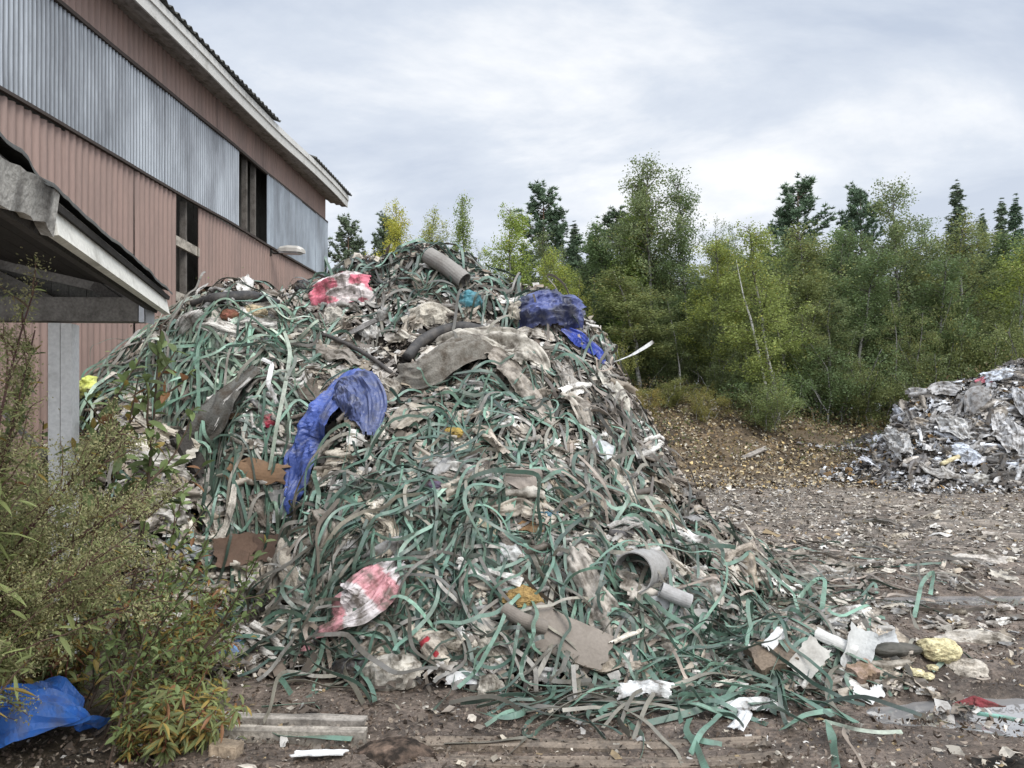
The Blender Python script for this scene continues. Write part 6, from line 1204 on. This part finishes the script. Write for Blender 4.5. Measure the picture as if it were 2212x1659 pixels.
def mk_fire(seed, H=.55):
    r = np.random.default_rng(seed); m = MB(); lv = MB()
    for k in range(3):
        t = np.linspace(0, 1, 9); a = r.uniform(0, 6.28); ax = np.stack([.14*np.cos(a)*t+.02*np.sin(t*5), .14*np.sin(a)*t, t*H*r.uniform(.7, 1.1)], -1); stemtube(m, ax, .004, .0014, (.22, .07, .06))
        n = 46; q = r.uniform(.08, 1, n)*8; i0 = np.minimum(q.astype(int), 7); c = ax[i0]+(ax[i0+1]-ax[i0])*(q-i0)[:, None]; d = norm(r.normal(size=(n, 3))*[1, 1, .3]+[0, 0, .35]); L = r.uniform(.05, .125, n)
        col = weed_pal(r, n, 'fire'); tip = np.where(r.random((n, 1)) < .15, np.array([.36, .20, .05]), col); V, Fs, cc = blades(c, d, np.array([[0, 0, 1.]])+r.normal(size=(n, 3))*.3, L, L*.2, .55, col, tip); lv.add(V, Fs, cc)
    return [('stem', m, 'stem'), ('leaves', lv, 'weed')]
WP = {}
def wproto(key, parts):
    o = [(nm, mb.build(nm, M[mt])) for nm, mb, mt in parts if mb.n]; top = max(v[:, 2].max() for v in parts[0][1].V); WP[key] = ([(nm, q.data) for nm, q in o], float(top))
    for _, q in o: bpy.data.objects.remove(q)
for i in range(4): wproto(f'mug{i}', mk_mugwort(600+i))
for i in range(4): wproto(f'wil{i}', mk_willow(620+i))
for i in range(4): wproto(f'fir{i}', mk_fire(640+i))
from mathutils import Vector, Matrix
def plant(key, base, tip, label, name, cat, group, wide=1.0):
    parts, top = WP[key]; base = np.array(base, float); base[2] = float(T(base[0], base[1]))-.02; v = np.array(tip)-base; L = np.linalg.norm(v); q = Vector((0, 0, 1)).rotation_difference(Vector([float(k) for k in v])); s = L/top
    o = empty(name, base, label, cat, group); o.rotation_mode = 'QUATERNION'; o.rotation_quaternion = q @ Matrix.Rotation(float(rng.uniform(0, 6.28)), 3, 'Z').to_quaternion()
    sw = s*wide if s > .6 else s*wide*1.1; o.scale = (sw, sw, s)
    for nm, me in parts: c = bpy.data.objects.new(nm, me); C.objects.link(c); c.parent = o
    return o
MUG = [(85, 565, 2.7), (40, 690, 2.9), (20, 800, 2.5), (330, 940, 3.2), (290, 890, 3.4), (310, 1050, 3.0), (225, 1090, 2.7), (345, 1120, 3.1), (405, 1190, 3.2), (265, 1170, 2.9), (200, 1190, 2.8), (30, 1040, 2.6), (300, 1230, 2.9), (370, 1010, 3.5), (80, 1010, 3.2), (10, 930, 3.3), (60, 1190, 2.7), (340, 1260, 3.0), (230, 900, 3.7)]
for i, (px, py, Y) in enumerate(MUG):
    Y = max(Y, 2.85)
    tip = P(px, py, Y); lean = .08 if i < 3 else .75+.6*rng.random()
    def cross(l):
        b = np.array([tip[0]-l*min(1.4, tip[2]), Y-.1, 0]); q = np.linspace(0, 1, 60)[:, None]; s_ = b+(tip-b)*q; xx = CX+s_[:, 0]/s_[:, 1]*F; yy = HY+(CH-s_[:, 2])/s_[:, 1]*F; ins = xx > -25; return yy[ins].max() if ins.any() else 0
    while cross(lean) > 1400 and lean < 3: lean += .05
    lb = 'tallest mugwort, its seed spike standing in front of the shed roof' if i == 0 else 'seeding olive brown mugwort leaning right in the weed patch at the left' if i > 4 else 'upright seeding mugwort left of the white post'
    plant(f'mug{i%4}', (tip[0]-lean*min(1.4, tip[2]), Y-.1+rng.normal()*.1, 0), tip, lb, 'mugwort_plant', 'weed', None if i == 0 else 'mugworts leaning in the weed patch' if i > 4 else 'upright mugworts left of the post', 1.15)
WIL = [(345, 700, 4.6), (300, 730, 4.4), (265, 765, 4.2), (225, 800, 4.2), (250, 850, 4.0), (330, 820, 4.4), (470, 1060, 4.0), (485, 1130, 3.9), (450, 1160, 3.8), (400, 1090, 3.7), (440, 1250, 3.6), (190, 850, 4.5), (210, 930, 4.0), (170, 1000, 3.8), (60, 960, 4.2), (20, 1010, 3.8), (100, 1060, 3.9), (420, 1310, 3.7), (480, 1330, 3.9), (360, 1180, 3.6), (520, 1330, 4.1), (290, 960, 3.9), (350, 1300, 3.5), (480, 1210, 4.1)]
for i, (px, py, Y) in enumerate(WIL):
    Y = max(Y, 4.75) if px < 320 else max(Y, 4.15) if px < 410 else Y
    tip = P(px, py, Y); h = max(.15, tip[2]); far = py < 870
    plant(f'wil{i%4}', (tip[0]-.3*h-.1, Y-.15+rng.normal()*.1, 0), tip, 'tall willow shoot with oval leaves right of the white post' if far and px > 165 else 'green willow shoot with oval leaves low in the weed patch', 'willow_shoot', 'shrub', 'tall willow shoots by the post' if far and px > 165 else 'low willow shoots', 1.0)
r = np.random.default_rng(79)
for i in range(64):
    px = r.uniform(-120, 440); py = r.uniform(1330, 1500) if i < 50 else r.uniform(1600, 1640); 
    if py > 1400 and px < 270 and i < 50: py -= 120
    if i >= 50: px = r.uniform(255, 420)
    elif px < 300 and py > 1370: continue
    if py > 1520 and px > 420: continue
    b = PG(px, py); hh = r.uniform(.28, .6)*(.55 if py > 1480 else 1); tip = b+np.array([r.uniform(0, .3), r.normal()*.1, hh])
    low = py > 1480
    plant(f'fir{i%4}', b, tip, 'withered yellow and orange fireweed on the ground by the blue tarpaulin' if low else 'fireweed with narrow green and yellow leaves in the weed patch', 'fireweed_plant', 'weed', 'withered fireweeds by the blue tarpaulin' if low else 'fireweeds in the weed patch', 1.1)
for i in range(14):
    b = np.array([0, rng.uniform(3.95, 4.25), 0]); b[0] = (rng.uniform(30, 270)-CX)/F*b[1]; hh = rng.uniform(.35, .8)
    if i % 3: plant(f'wil{i%4}', b, b+np.array([rng.uniform(0, .25), 0, hh]), 'leafy willow shoot growing round the foot of the white post', 'willow_shoot', 'shrub', 'shoots round the foot of the white post', 1.0)
    else: plant(f'fir{i%4}', b, b+np.array([rng.uniform(0, .25), 0, hh]), 'fireweed growing round the foot of the white post', 'fireweed_plant', 'weed', 'fireweeds round the foot of the white post', 1.1)
n = 6500; px = r.uniform(-150, 560, n); py = 1250+350*r.random(n)**.8; k = (px < 470-(py-1400).clip(0)*.25+60*r.normal(size=n)) & ~((py > 1415) & (px < 280)); px, py = px[k], py[k]; Y = CH*F/(py-HY); x = (px-CX)/F*Y
base = np.stack([x, Y, T(x, Y)+r.random(len(x))**2*.22], -1); d = norm(r.normal(size=(len(x), 3))*[1, 1, .5]+[0, 0, .4]); L = r.uniform(.02, .06, len(x))
V, Fs, cc = blades(base, d, np.array([[0, 0, 1.]])+r.normal(size=d.shape)*.4, L, L*.35, .4, weed_pal(r, len(x), 'fire')*r.uniform(.5, 1.1, (len(x), 1))); o = nmesh('low_weeds', V, Fs, M['weed'], cc); tag(o, 'low tangle of green and yellow weeds over the ground at the left', 'weeds', kind='stuff')
